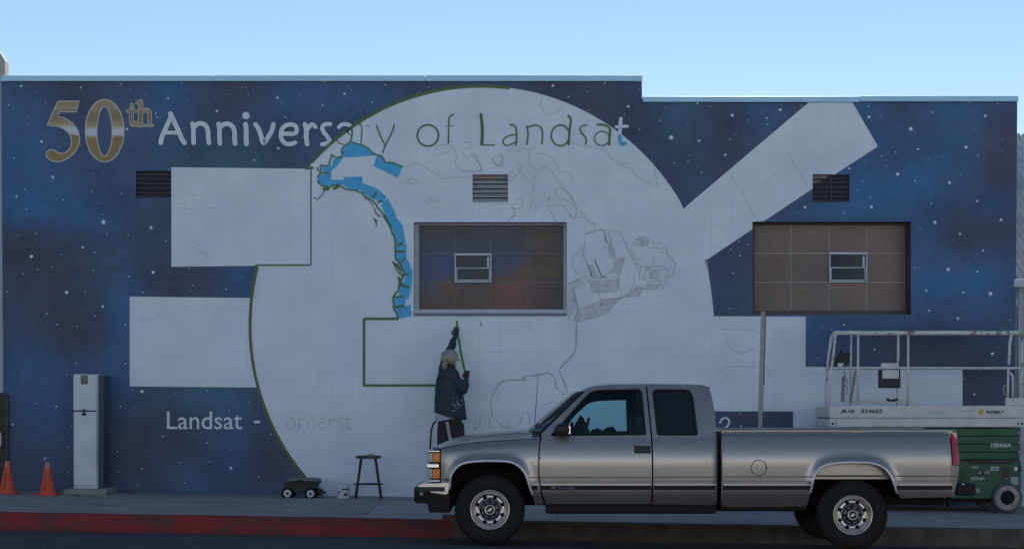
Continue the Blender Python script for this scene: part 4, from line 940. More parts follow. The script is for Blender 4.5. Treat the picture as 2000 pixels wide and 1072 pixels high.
MB().prism([(xt(x), zt(y)) for x, y in [(868.7,950.3),(876.8,950.3),(875,963),(871,965),(845,961.5),(838,959.2),(868.7,959.2)]], YT+.002, 2*YM-YT-.002).build('bumper_lower', m_chrome, bp_)
MB().prism([(xt(x), zt(y)) for x, y in [(808.5,953),(813,951),(813,959.3),(838,959.4),(846,962),(871,965.3),(878,964),(878,1001),(838,1000.5),(835,985),(829,982.5),(812,982),(808.5,979)]], YT+.02, 2*YM-YT-.02).build('bumper_guard', m_under, bp_)
MB().lathe([(0,-.004),(.016,-.004),(.02,0)], P(823,964,YT+.018), 'y', 12).build('tow_eye', m_grey, bp_)
# tail lamp, tailgate, rear bumper
for side in (0, 1):
    for nm, y0, y1, m in (('tail_lamp',865.2,908,m_red),('tail_lamp',845,865,m_red2)):
        rows = []; mb = MB(); n = 8
        for y in (y0, (y0+y1)/2, y1):
            xe = 1868+10*sin(min(1, (y-836)/62)*pi/2)
            rows.append([TP(1861.5+(xe-1861.5)*i/n, y, -.008) for i in range(n+1)])
        vs = [p for r in rows for p in r]; back = [p+Vector((-.03 if i % (n+1) == n else 0, .07, 0)) for i, p in enumerate(vs)]
        vs, back = ([mir(p) for p in vs], [mir(p) for p in back]) if side else (vs, back)
        k = n+1; mb.add(vs, [(i*k+j, i*k+j+1, (i+1)*k+j+1, (i+1)*k+j) for i in range(2) for j in range(n)], True)
        rim = list(range(k))+[k+n, 2*k+n]+[2*k+j for j in range(n-1, -1, -1)]+[k]
        r2 = [vs[i] for i in rim]; r3 = [back[i] for i in rim]; q = len(rim)
        mb.add(r2+r3, [(i, (i+1) % q, q+(i+1) % q, q+i) for i in range(q)]); mb.build(nm, m, truck)
    mb = MB(); vs = [TP(x, y, .004) for x, y in [(1858.6,843.5),(1872,843.5),(1878.5,880),(1878,909.5),(1859.8,909.5)]]; vs = [mir(v) for v in vs] if side else vs
    mb.sheet([vs]); mb.build('lamp_bezel', m_shadowgap, truck)
tgx = xt(1866); MB().box((tgx, YT+.13, zt(945)), (tgx+.05, 2*YM-YT-.13, zt(842)), .012).build('tailgate', m_paint, truck)
rbp = MB().box((xt(1872), YT+.06, zt(968)), (xt(1909), 2*YM-YT-.06, zt(945)), .02).build('rear_bumper', m_strip, truck)
MB().lathe([(0,-.012),(.014,-.01),(.016,.0)], P(1881,945.5,YT+.07), 'y', 10).build('bumper_bolt', m_chrome, rbp)
MB().box((xt(1862), YT+.25, zt(992)), (xt(1868), YT+.35, zt(966)), .004).build('mud_flap', m_under, truck)
# bed interior
bi = MB(); bi.box((xt(1412), YT+.13, zt(936)), (tgx, 2*YM-YT-.13, zt(930))); bi.build('bed_floor', m_paint, truck)
for side in (0, 1):
    y0 = YT+.135; y1 = YT+.15
    if side: y0, y1 = 2*YM-y1, 2*YM-y0
    MB().box((xt(1412), y0, zt(930)), (tgx, y1, zt(841.5))).build('bed_wall', m_paint, truck)
    ya, yb = (YT+.135, YT+.17) if not side else (2*YM-YT-.17, 2*YM-YT-.135)
    MB().box((xt(1411), ya, zt(842)), (tgx+.04, yb, zt(838.7)), .008).build('bed_rail', m_paint, truck)
MB().box((xt(1411), YT+.12, zt(985)), (xt(1415), 2*YM-YT-.12, zt(842)), .006).build('bed_front', m_paint, truck)
m_bright = mat('bright_trim', (.82,.83,.85), .35, .3)
for A, x0, x1 in ((ARCH_F, 886, 1040), (ARCH_R, 1592, 1744)):
    for side in (0, 1):
        pts = [TP(x, y, -.004) for x, y in A[1:-1 if A is ARCH_F else -1]]; pts = [mir(p) for p in pts] if side else pts
        pts = catmull(pts, 2); MB().tube(pts, .0135, 6).build('arch_trim', m_bright, truck)
        # wheel well: a dark tunnel following the arch
        mb = MB(); B = A[1:-1]; n = len(B)
        f = [TP(x, y, .02) for x, y in B]; g2 = [P(x, y, YT+.62) for x, y in B]
        f, g2 = ([mir(p) for p in f], [mir(p) for p in g2]) if side else (f, g2)
        mb.add(f+g2, [(i, i+1, n+i+1, n+i) for i in range(n-1)], True); mb.sheet([g2]); mb.build('wheel_well', m_under, truck)
# painted inner tub seen inside the rear arch
ti = MB(); ti.prism([(xt(x), zt(y)) for x, y in [(1597,928),(1601,916),(1611,911),(1640,906),(1690,906),(1716,911),(1727,920),(1730,929)]], YT+.10, YT+.13); ti.build('bed_tub', m_paint, truck)
MB().box((xt(1597), YT+.08, zt(930.5)), (xt(1729), YT+.12, zt(928)), .004).build('tub_seam', m_under, truck)
# belt of trim along the flanks
def strip(name, x0, x1, ya, yb, proud, m, both=True, tilt=1.0):
    n = max(2, int((x1-x0)/12))
    for side in ((0, 1) if both else (0,)):
        mb = MB(); T = lambda v: mir(v) if side else v
        rows = [[T(TP(x0+(x1-x0)*i/n, y, d)) for i in range(n+1)] for y, d in ((ya,.004),(ya+.2,-proud*tilt),(yb-.2,-proud),(yb,.004))]
        k = n+1; mb.add([p for r in rows for p in r], [(i*k+j, i*k+j+1, (i+1)*k+j+1, (i+1)*k+j) for i in range(3) for j in range(n)])
        mb.add([rows[i][0] for i in range(4)], [(0,1,2,3)]); mb.add([rows[i][n] for i in range(4)], [(0,1,2,3)])
        mb.build(name, m, truck)
m_band = mat('grey_band', (.17,.17,.175), .4, .3)
for x0, x1 in ((1033,1050.5),(1054.5,1272.5),(1277,1401),(1412,1586),(1745,1869)):
    e = 2 if x0 == 1033 else 0
    strip('pinstripe', x0-e, x1, 931.3-(x0-1040)*.004, 933.0-(x0-1040)*.004, .004, m_shadowgap)
    strip('trim_band', x0, x1, 939.3-(x0-1040)*.002, 941-(x0-1040)*.002, .004, m_band)
    strip('trim_bead', x0+2, x1-(8 if x0 > 1700 else 0), 945.2, 947.4, .013, m_bright)
    strip('rubbing_strip', x0+(4 if x0 == 1033 else 0), x1-(8 if x0 > 1700 else (4 if 1270 < x0 < 1300 else 0)), 947.6, 956.3, .012, m_strip)
strip('pinstripe', 861, 878, 935.3, 936.6, .004, m_shadowgap)
strip('sill_trim', 1069, 1273, 983.2, 985.2, .004, m_chrome); strip('sill_trim', 1420, 1576, 988.3, 990, .004, m_alloy)
strip('belt_highlight', 1079, 1271, 851.5, 853, .002, m_alloy); strip('belt_highlight', 1277, 1400, 851.2, 852.3, .0015, m_alloy); strip('rail_pale_line', 1412, 1857, 846, 847.6, .003, m_alloy)  # pale strips added as the belt highlight and the pale rail line
# fuel flap
fr_ = [TP(1482+15*cos(2*pi*i/28), 912.8+15*sin(2*pi*i/28), -.001) for i in range(29)]
MB().tube(fr_, .0045, 6, False).build('fuel_flap', m_shadowgap, beds[0])
MB().box(TP(1496,909.5,-.008), TP(1498.5,914,.01), .003).build('flap_hinge', m_shadowgap, beds[0])
# badge on the door: bow-tie emblem and 2500
def on_flank(name, mb, m, off, par):
    for i, v in enumerate(mb.v):
        px = 1000+v[0]*F/YT; py = HZ-(v[2]-HC)*F/YT; p = TP(px, py, off); mb.v[i] = (v[0], p.y, v[2])
    return mb.build(name, m, par)
def bowtie(cx, cy, wd, ht, sk=.25):
    p = [(-1,-.38),(-.38,-.38),(-.30,-1),(.42,-1),(.36,-.38),(1,-.38),(.88,.38),(.30,.38),(.24,1),(-.46,1),(-.38,.38),(-1.1,.38)]
    return [(cx+(x-y*sk*.3)*wd, cy+y*ht) for x, y in p]
on_flank('emblem', MB().sheet([[P(x, y, YT) for x, y in bowtie(1081,951.8,5.6,2.6)]]), m_chrome, -.0145, doors[0])
on_flank('badge_lettering', text_mb('2500', 1089, 1123.5, 949.4, 954.2, YT, .02), m_chrome, -.0145, doors[0])
# rockers, frame, underside
for side in (0, 1):
    T = (lambda a, b: (a, b)) if not side else (lambda a, b: (2*YM-b, 2*YM-a))
    tb('rocker_panel', 1066, 985.2, 1402, 1004, *T(YT+.10, YT+.22), m_under, .03); tb('frame_rail', 880, 968, 1860, 990, *T(YT+.42, YT+.52), m_under, .01)
    tb('bed_skirt', 1411, 989.5, 1580, 998, *T(YT+.13, YT+.20), m_under, .02)
tb('floor_pan', 1050, 962, 1405, 985, YT+.12, 2*YM-YT-.12, m_under, .01)
tb('fuel_tank', 1405, 968, 1560, 1001, YT+.3, YT+.85, m_under, .03); tb('engine_bay', 905, 885, 1050, 985, YT+.64, 2*YM-YT-.64, m_under, .01)
tb('skid_plate', 878, 966, 905, 990, YT+.3, 2*YM-YT-.3, m_under, .01)
# cab interior
for side in (0, 1):
    T = (lambda a, b: (a, b)) if not side else (lambda a, b: (2*YM-b, 2*YM-a))
    tb('door_trim', 1080, 851, 1262, 962, *T(YT+.09, YT+.13), m_int, .01)
    tb('pillar_trim', 1246, 764, 1283, 852, *T(YT+.36, YT+.42), m_int, .01)
    st = tb('seat', 1195, 890, 1262, 915, *T(YT+.30, YT+.82), m_cloth, .03)
    MB().prism([(xt(x), zt(y)) for x, y in [(1246,812),(1262,808),(1270,815),(1274,905),(1246,910)]], *T(YT+.32, YT+.80)).build('seat_back', m_cloth, st)
    MB().box((xt(1252), T(YT+.45, YT+.68)[0], zt(808)), (xt(1266), T(YT+.45, YT+.68)[1], zt(786)), .025).build('headrest', m_cloth, st)
# far-side window surround (inner skin), which narrows the view right through the cab
ov, fs, _ = cdt([(1060,853),(1150,757),(1180,754),(1270,754),(1276,860),(1066,860)], [[(1118,838),(1124,824),(1140,806),(1158,790),(1170,784.5),(1190,782),(1240,780.5),(1244,846),(1120,848)]], 9)
MB().add([mir(TP(x, y, .05)) for x, y in ov], fs, True).build('door_inner_frame', m_int, doors[1])
tb('headliner', 1160, 755, 1392, 758.5, YT+.30, 2*YM-YT-.30, m_int, .004)
tb('dashboard', 1068, 846, 1118, 885, YT+.14, 2*YM-YT-.14, m_int, .03)
sw_ = MB(); c = P(1141,846,YT+.52)
ring = []
for i in range(25):
    a = 2*pi*i/24; ring.append(c+Vector((.06*sin(a)*.9+.0, .185*cos(a), .17*sin(a))))
sw_.tube(ring, .014, 6, False); sw_.tube([c, c+Vector((-.2,0,-.1))], .03, 8); sw_.build('steering_wheel', m_int, truck)
rc = MB(); rc.prism([(xt(x), zt(y)) for x, y in [(1133,852),(1136,826),(1143,812),(1149,816),(1158,835),(1166,852)]], 22.55, 22.62); rc.build('dash_clutter', m_int, truck)
rc = MB(); rc.prism([(xt(x), zt(y)) for x, y in [(1120,852),(1121,828),(1126,824),(1129,836),(1133,825),(1136,826),(1136,852)]], 22.3, 22.36); rc.build('dash_clutter', m_int, truck)
MB().prism([(xt(x), zt(y)) for x, y in [(1160,856),(1168,843),(1180,839),(1190,845),(1200,838),(1212,836),(1220,845),(1222,856)]], 22.6, 22.7).build('dash_clutter', m_int, truck)
# wheels
m_hub = mat('hub_steel', (.13,.135,.15), .3, .8)
def wheel(px, py, yn, side):
    c = P(px, py, YT); c.y = yn if not side else 2*YM-yn
    s = -1 if not side else 1                    # outward direction along y
    R_ = .381
    def L(prof, n=40): return MB().lathe([(r, s*h) for r, h in prof], (0,0,0), 'y', n)
    ty = L([(.20,-.02),(.212,.0),(.225,.006),(.25,.022),(.30,.028),(.333,.018),(.352,.006),(.372,-.012),(R_,-.03),(R_,-.05),(R_-.008,-.052),(R_-.008,-.062),(R_,-.064),(R_,-.12),(R_-.008,-.122),(R_-.008,-.132),(R_,-.134),(R_,-.19),(.36,-.215),(.30,-.235),(.20,-.225)], 56).build('wheel', m_rubber, truck, c)
    MB().ring_loft([]) if 0 else None
    tb_ = MB()
    for i in range(44):                          # shoulder blocks
        a = 2*pi*i/44; ca, sa = cos(a), sin(a); t = Vector((-sa, 0, ca)); r = Vector((ca, 0, sa)); n = Vector((0, s, 0))
        p = [r*.356+n*.008, r*.378+n*(-.012), r*.3845+n*(-.03)]
        vs = [q+t*k for q in p for k in (-.015,.012)]; tb_.add(vs, [(0,1,3,2),(2,3,5,4)]); tb_.add([vs[0], vs[2], vs[4], r*.35+n*-.03], [(0,1,2,3)]); tb_.add([vs[1], vs[3], vs[5], r*.35+n*-.03], [(0,1,2,3)])
    tb_.build('tread_block', m_rubber, ty, kind='stuff')
    L([(.196,-.01),(.200,.006),(.207,.013),(.215,.012),(.2165,.004),(.214,-.01)]).build('rim_lip', m_alloy, ty)
    L([(.199,.002),(.192,-.03),(.186,-.065),(.180,-.07),(.172,-.055)]).build('rim_barrel', m_alloy, ty)
    # face ring with eight round holes
    circ = lambda cx, cy, r, n: [(cx+r*cos(2*pi*i/n), cy+r*sin(2*pi*i/n)) for i in range(n)]
    hl = [circ(.145*cos(pi/8+pi*i/4), .145*sin(pi/8+pi*i/4), .0225, 14) for i in range(8)]
    ov, fs, lps = cdt(circ(0,0,.176,56), [circ(0,0,.104,40)]+hl, .014)
    f = MB(); h = lambda x, y: s*(-.050+.022*(1-((hypot(x, y)-.140)/.038)**2))
    f.add([(x, h(x, y), y) for x, y in ov], [q if s < 0 else q[::-1] for q in fs], True)
    for lp in lps[1:]:
        n = len(lp); f.add([(x, h(x, y), y) for x, y in lp]+[(x*.99, h(x, y)-s*.03, y*.99) for x, y in lp], [(i, (i+1) % n, n+(i+1) % n, n+i) for i in range(n)])
    f.build('rim_face', m_alloy, ty)
    L([(.19,-.075),(0,-.085)], 24).build('brake_disc', m_under, ty)
    L([(.104,-.045),(.098,-.052),(.088,-.058),(.07,-.056),(.06,-.03),(.056,-.012)], 32).build('hub_dish', m_hub, ty)
    nb = MB()
    for i in range(8):
        a = 2*pi*i/8; x, y = .082*cos(a), .082*sin(a)
        MB().lathe([(.0,s*-.018),(.009,s*-.02),(.0125,s*-.03),(.0125,s*-.06)], (x,0,y), 'y', 6, False).build('lug_nut', m_blackp, ty)
    L([(.058,-.03),(.058,-.006),(.054,.004),(.044,.006),(.0425,.002)], 28).build('hub_cap', m_alloy, ty)
    L([(.0425,.002),(0,.002)], 24).build('cap_face', m_blackp, ty)
    e = MB(); q = [(x/180*.9, 0, -y/180*.9) for x, y in bowtie(0,0,5.8,3.0)]
    ca, sa = cos(.45), sin(.45); q = [Vector((x*ca-z*sa, s*.0045, x*sa+z*ca)) for x, _, z in q]
    e.sheet([q]); e.build('emblem', m_alloy, ty)
    return ty
for side in (0, 1):
    wheel(956.7, 995.4, YT+.045, side); wheel(1667, 1005.6, YT+.045, side)
for px, py in ((956.7,995.4),(1667,1005.6)):
    c = P(px, py, YT); MB().tube([(c.x, YT+.2, c.z), (c.x, 2*YM-YT-.2, c.z)], .045, 10).build('axle', m_under, truck)
c = P(1667,1005.6,YT); MB().lathe([(0,-.18),(.12,-.12),(.16,0),(.12,.12),(0,.18)], (c.x, YM, c.z), 'y', 16).build('differential', m_under, truck)
# ------------------------------------------------------------------ scissor lift on the pavement
YJ = 26.25; YJ1 = 27.42
m_cream = mat('lift_white_paint', (.70,.69,.66), .5, col2=(.58,.57,.545), scale=7); m_worn = mat('worn_rail_paint', (.70,.69,.66), .6, col2=(.24,.20,.17), scale=9, lo=.55, hi=.64)
m_grn = mat('lift_green_paint', (.022,.11,.05), .5, col2=(.016,.08,.038), scale=3); m_grn2 = mat('lift_dark_green', (.015,.07,.034), .55)
m_decal = mat('decal_black', (.012,.012,.014), .5); m_dw = mat('decal_white', (.62,.66,.66), .5); m_greyt = mat('grey_tyre', (.12,.125,.135), .8, col2=(.09,.093,.10), scale=12)
m_rimp = mat('rim_paint', (.40,.38,.35), .5, col2=(.30,.28,.26), scale=9); m_sun = mat('sun_yellow', (.62,.42,.06), .5)
lift = thing('scissor_lift', 'green scissor lift with a scuffed white railed platform behind the truck bed', 'scissor lift', (P(1810,0,26.8).x, 26.8, z_walk(6, 26.8)))
def jb(name, x0, y0, x1, y1, ya, yb, m, bev=.006, par=lift):
    a, b = P(x0, y0, YJ), P(x1, y1, YJ); return MB().box((a.x, ya, b.z), (b.x, yb, a.z), bev).build(name, m, par)
toe = jb('toe_board', 1621, 792, 2016, 815.5, YJ, YJ+.02, m_cream); jb('toe_board', 1621, 792, 2016, 815.5, YJ1-.02, YJ1, m_cream)
jb('toe_board', 1618.5, 793, 1621, 815, YJ+.005, YJ1-.005, m_cream); jb('platform_floor', 1622, 815, 2015, 817, YJ+.02, YJ1-.02, m_grey)
fr1 = jb('platform_frame', 1620, 816.5, 2017, 833.5, YJ-.012, YJ+.06, m_cream, .01); jb('platform_frame', 1620, 816.5, 2017, 833.5, YJ1-.06, YJ1, m_cream, .01)
jb('platform_frame', 1615, 818, 1621, 832, YJ+.06, YJ1-.06, m_cream, .01)
for x, w, h in ((1626.5,3,3),(1633,1.6,3.2),(1988.5,1.6,3.2),(1996,3,3)):
    if w == 3: MB().disc(P(x, 827, YJ-.0135), 2.6*YJ/F, n=12).build('pin_hole', m_decal, fr1)
    else: MB().box(P(x-1, 823.6, YJ-.014), P(x+1, 830, YJ-.011)).build('slot', m_decal, fr1)
text_mb('JLG', 1640.5, 1669, 799, 807.5, YJ-.0022, .05, .18).build('lettering', m_decal, toe)
text_mb('3246ES', 1681, 1724, 798.5, 806.5, YJ-.0022, .03, .12).build('lettering', m_decal, toe)
text_mb('SUNBELT', 1926.5, 1961, 801.3, 807, YJ-.0022, .045).build('lettering', m_decal, toe); text_mb('RENTALS', 1931, 1956, 808.3, 810, YJ-.0022, .01).build('lettering', m_decal, toe)
text_mb('A United Rental', 1876, 1904, 800.8, 803, YJ-.0022, .01).build('small_print', m_decal, toe)
sn = MB(); c = P(1916, 804, YJ-.0022); k = YJ/F
sn.add([c+Vector((cos(2*pi*i/24)*(7 if i % 2 else 4.6)*k, 0, sin(2*pi*i/24)*(7 if i % 2 else 4.6)*k)) for i in range(24)], [tuple(range(24))]); sn.build('sun_emblem', m_sun, toe)
for x in (1674.5, 1771.5): MB().box(P(x-4, 796, YJ-.012), P(x+5, 813, YJ-.001), .003).build('post_bracket', m_cream, toe)
for x, y in ((1633,809),(1771,809),(1674,808)): MB().disc(P(x, y, YJ-.0135), .9*k, n=8).build('rivet', m_decal, toe)
def jt(name, pts, r, m, y=None, n=8, par=lift):
    return MB().tube([P(x, py, yy) for x, py, yy in pts], r, n).build(name, m, par)
N, Fr = YJ+.03, YJ1-.03
rr2 = random.Random(11)
def rail(y, x0, x1, py, r, m, wob=.5): return jt('top_rail' if r > .027 else 'mid_rail', [(x0+(x1-x0)*i/10, py+rr2.uniform(-wob, wob), y) for i in range(11)], r, m)
rail(N, 1630, 1990, 650, .031, m_worn); jt('top_rail', [(1628,652,N),(1630,650,N+.1),(1630,650.5,Fr)], .026, m_worn)
rail(Fr, 1630, 2010, 651.5, .022, m_worn, .3)
rail(N, 1622, 2016, 718.5, .0165, m_cream, .25); rail(Fr, 1612, 2010, 719.5, .016, m_cream, .2); jt('mid_rail', [(1622,718.5,N),(1622,718.5,Fr)], .016, m_worn)
for x in (1676, 1773.7): jt('rail_post', [(x,654,N),(x-.5,793,N)], .0165, m_cream)
jt('rail_post', [(1632,654,N),(1628,690,N),(1624,718,N),(1622,745,N),(1620.5,794,N)], .0165, m_worn)
jt('rail_post', [(1626.5,654,Fr),(1619,690,Fr),(1616,720,Fr),(1613,760,Fr),(1613,796,Fr)], .0165, m_worn)
jt('rail_post', [(1623,654,Fr-.45),(1617,700,Fr-.45),(1613,760,Fr-.45),(1612.5,796,Fr-.45)], .013, m_worn)
for x, y1 in ((1660.5,796),(1755,703),(1752,796)): jt('rail_post', [(x+(2 if y1 == 796 else 0),654,Fr),(x,y1,Fr)], .015, m_cream)
jt('rail_post', [(1975,654,N),(1972,672,N),(1971.5,690,N),(1970.5,712,N)], .02, m_worn); jt('rail_post', [(1969.5,718,N),(1968,780,N)], .017, m_cream)
jt('gate_tube', [(1970,729,N-.03),(1974,728.5,N-.03),(1977.5,733,N-.03),(1978.5,742,N-.03),(1978,780,N-.03)], .016, m_cream)
jt('gate_tube', [(1998,728,N),(1994,731,N),(1993,742,N),(1992.5,780,N)], .015, m_cream); jt('gate_tube', [(1996,654,Fr),(1996,790,Fr)], .02, m_worn)
jb('gate_bracket', 1964, 777, 2000, 791.5, N-.04, N+.02, m_cream, .004)
jt('gate_latch', [(1966,753,N),(1962,753,N),(1960,756,N),(1960,768,N),(1963,770,N),(1967,770,N)], .005, m_cream, n=6)
# manuals box, control box, coiled leads, things on the deck
mbx = jb('control_box', 1718.5, 721, 1760.5, 757.5, N+.02, N+.11, m_blackp, .012); jb('box_lid', 1723.5, 708.5, 1758, 739.5, N+.05, N+.115, m_cream, .012)
jb('lid_plate', 1724.5, 722, 1757, 739, N+.008, N+.018, m_cream, .006, mbx)
for x in (1727,1754.5): MB().disc(P(x, 735.5, N+.0065), .8*YJ/F, n=8).build('screw', m_decal, mbx)
def coil(x0, y0, x1, y1, y, turns, r):
    pts = []; n = turns*10
    for i in range(n+1):
        t = i/n; p = P(x0+(x1-x0)*t, y0+(y1-y0)*t, y); a = 2*pi*turns*t; pts.append(p+Vector((r*cos(a), r*sin(a)*.6, .006*sin(a))))
    return pts
m_lead = mat('black_lead', (.01,.01,.012), .5)
mb = MB(); mb.tube([P(1648.5,722,N+.2)]+coil(1648.5,735,1646,784,N+.2,15,.021), .006, 5); mb.build('coiled_lead', m_lead, lift)
mb = MB(); mb.tube(coil(1671.5,724,1662,784,N+.25,16,.017), .0055, 5); mb.build('coiled_lead', m_lead, lift)
MB().tube([P(1652,737,N+.15), P(1656,745,N+.15), P(1652,752,N+.15), P(1656,758,N+.15), P(1653,770,N+.15), P(1657,768,N+.15)], .005, 5).build('loose_lead', m_lead, lift)
ck = MB(); q = [(1634,716),(1633,706),(1638,692),(1644,688),(1652,690),(1661,688),(1659,706),(1655,712),(1645,712)]
ck.prism([(P(x, y, N+.12).x, P(x, y, N+.12).z) for x, y in q], N+.12, N+.26); jc = ck.build('control_console', m_int, lift); MB().tube([P(1642,700,N+.19), P(1643,684,N+.17)], [.012,.018], 8).build('joystick', m_decal, jc)
ck = MB(); ck.prism([(P(x, y, N+.1).x, P(x, y, N+.1).z) for x, y in [(1636,717),(1636,710),(1639,708.5),(1646,708.5),(1648,711),(1645,713),(1644,717)]], N+.09, N+.12); ck.build('console_clip', m_cream, lift)
gl_ = MB(); gl_.prism([(P(x, y, N+.5).x, P(x, y, N+.5).z) for x, y in [(1733,781),(1735,777),(1737,779.5),(1744,779),(1749,778),(1754,778.5),(1752,782),(1746,784),(1738,784)]], N+.45, N+.6)
tag(gl_.build('work_glove', m_decal), 'black work gloves lying on the lift platform floor', 'gloves')
jb('far_kickplate', 1676, 780, 1816, 786, YJ1-.08, YJ1-.06, m_cream); 
# scissor stack and base
for i in range(4): jb('scissor_arm', 1690, 836+i*15.6, 1996-i*.6, 851-i*.0+i*15.6, YJ+.05+.02*(i % 2), YJ+.16, m_grn, .008)
for i in range(4): jb('scissor_arm', 1690, 836+i*15.6, 1996, 851+i*15.6, YJ1-.2, YJ1-.08, m_grn, .008)
for y in (844.5,863.5,882.5):
    MB().lathe([(0,-.012),(.026,-.012),(.03,0),(.03,.03)], P(1991.5, y, YJ+.05), 'y', 16).build('pivot_pin', m_grey, lift)
base = jb('chassis', 1640, 899, 1996, 974, YJ+.05, YJ1-.05, m_grn, .015); jb('chassis_skirt', 1640, 905, 1887, 940, YJ+.02, YJ+.06, m_grn, .01, base)
jb('fork_slot', 1894.5, 897.5, 1982, 905, YJ+.035, YJ+.06, m_decal, .004, base); jb('slot_lip', 1890, 894.5, 1986, 897, YJ+.02, YJ+.06, m_grn2, .004, base)
jb('chassis_frame', 1650, 971, 1990, 980, YJ+.12, YJ1-.12, m_under)
split_build(text_mb('1084464', 1936, 1974, 864.3, 873.3, YJ+.046, .02), 'fleet_digit', m_dw, lift)
def decal(x0, y0, x1, y1, m, nm='sticker', d=.0): return MB().box(P(x0, y0, YJ+.047-d), P(x1, y1, YJ+.0505)).build(nm, m, base)
decal(1898,910,1910.5,914.5,mat('faded_sticker', (.25,.34,.30), .6)); dd = decal(1935,910.5,1950.5,918,m_dw); decal(1896,931,1912,936.5,mat('pale_green_sticker', (.28,.40,.36), .6)); decal(1914,932,1918,936,m_dw); decal(1919.5,932.5,1922.5,935.5,m_dw)
text_mb('1084', 1936.5, 1949, 911.8, 916.8, YJ+.0455, .02).build('sticker_print', m_decal, base)
hb_ = decal(1908,919.5,1934.5,928,m_decal)
for l in ([(1910,924),(1916,921),(1915,925.5)],[(1922,921),(1926,925)],[(1926,920.5),(1933,920.5)],[(1929,924.5),(1933,925.5)]): MB().ribbon([P(x, y, YJ+.045) for x, y in l], 1.8*k, False, False).build('sticker_mark', m_dw, base)
decal(1974,931,1989,946,mat('instruction_plate', (.36,.42,.46), .5, col2=(.26,.31,.35), scale=60)); decal(1957,913,1971,936,mat('rust_patch', (.075,.05,.04), .8),'worn_patch'); 
jb('warning_lamp', 1981, 911, 1988, 919.5, YJ+.01, YJ+.05, m_dw, .004, base); jb('lamp_socket', 1988, 910, 1996, 920, YJ+.02, YJ+.06, m_decal, .004, base)
for x in (1963.5,1967.5): MB().lathe([(0,-.02),(.008,-.018),(.009,0)], P(x, 934.5, YJ+.045), 'y', 10).build('knob', m_dw, base)
jb('battery_door', 1878, 918, 1886, 936, YJ+.012, YJ+.05, m_grn2, .006, base)
for l in ([(1900,952),(1901,960)],[(1905,953),(1910,956),(1907,961)],[(1911,953),(1913,962)]): MB().ribbon([P(x, y, YJ+.044) for x, y in l], 1.4*k, False, False).build('cable_clip', m_dw, base)
def lwheel(px, py, y, s):
    c = P(px, py, YJ); c.y = y
    L = lambda prof, n=32: MB().lathe([(r, s*h) for r, h in prof], (0,0,0), 'y', n)
    t = L([(.165,.0),(.178,.012),(.19,.008),(.203,-.01),(.205,-.03),(.205,-.10),(.19,-.115),(.10,-.11)], 40).build('wheel', m_greyt, lift, c)
    L([(.166,.004),(.160,-.006),(.150,.0),(.105,.006),(.098,.004),(.096,-.02)]).build('rim', m_rimp, t); L([(.097,-.008),(.085,.008),(0,.014)], 24).build('hub', m_under, t)
    for i in range(5):
        a = 2*pi*i/5+.3; L([(0,.008),(.007,.008),(.008,.003)], 8); mb = MB().lathe([(0,s*.011),(.007,s*.010),(.0085,s*.003)], (.125*cos(a), 0, .125*sin(a)), 'y', 8); mb.build('wheel_bolt', m_decal, t)
for x in (1968, 1690):
    lwheel(x, 971.4-(1968-x)*.016, YJ+.0, -1); lwheel(x, 971.4-(1968-x)*.016, YJ1, 1)

# ------------------------------------------------------------------ perforated post
YP = 26.0
m_galv = mat('galvanised_steel', (.36,.37,.38), .5, .5, col2=(.28,.29,.30), scale=12); m_galvd = mat('dark_steel', (.16,.15,.145), .6, .3)
a, b = P(1490.8,608,YP), P(1483,0,YP); zb = z_walk(b.x, YP)
a2 = Vector((a.x, YP, a.z)); b2 = Vector((P(1480.5,0,YP).x, YP, zb-.05))
post = thing('sign_post', 'bare galvanised perforated signpost leaning slightly behind the truck', 'post', (b2.x, YP, zb))
MB().bar(a2, b2, .038, .02).build('channel_face', m_galv, post)
up = (a2-b2).normalized(); sd_ = Vector((up.z, 0, -up.x))
for s_ in (-1, 1): MB().bar(a2+sd_*s_*.024+Vector((0,.014,0)), b2+sd_*s_*.024+Vector((0,.014,0)), .011, .03).build('channel_flange', m_galv if s_ < 0 else m_galvd, post)  # right flange coloured darker than the left
hm2 = MB(); n = int((a2-b2).length/.0254)
for i in range(n):
    c = b2+up*(.02+.0254*i)+Vector((-.002,-.0111,0)); hm2.add([c+Vector((.006*cos(pi*j/4), 0, .006*sin(pi*j/4))) for j in range(8)], [tuple(range(8))])
hm2.build('perforation', m_decal, post, kind='stuff')
MB().bar(a2+up*-.98+sd_*.018+Vector((0,.03,0)), a2+up*-.02+sd_*.018+Vector((0,.03,0)), .05, .012).build('backing_strip', m_galvd, post)

# ------------------------------------------------------------------ meter cabinet
YB = 27.45
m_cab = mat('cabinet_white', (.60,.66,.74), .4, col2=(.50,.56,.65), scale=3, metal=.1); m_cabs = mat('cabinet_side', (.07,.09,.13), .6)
cz = z_walk(-6.1, YB)
cabn = thing('meter_cabinet', 'tall white two-door electric meter cabinet standing against the mural', 'cabinet', (P(166,0,YB).x, YB+.2, cz))
def kb_(name, x0, y0, x1, y1, ya, yb, m, bev=.004, par=cabn):
    a, b = P(x0, y0, YB), P(x1, y1, YB); return MB().box((a.x, ya, b.z), (b.x, yb, a.z), bev).build(name, m, par)
plinth = MB().box((P(131,0,YB).x, YB-.28, cz-.1), (P(216,0,YB).x, YW-.02, P(0,953,YB).z), .02).build('plinth', concrete, cabn)
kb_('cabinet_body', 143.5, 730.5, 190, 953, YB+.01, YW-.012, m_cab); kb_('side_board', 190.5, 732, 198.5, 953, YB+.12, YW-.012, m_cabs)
d1 = kb_('upper_door', 144, 731, 187.5, 801, YB-.02, YB+.008, m_cab); d2 = kb_('lower_door', 144.5, 803.5, 188.5, 947, YB-.02, YB+.008, m_cab)
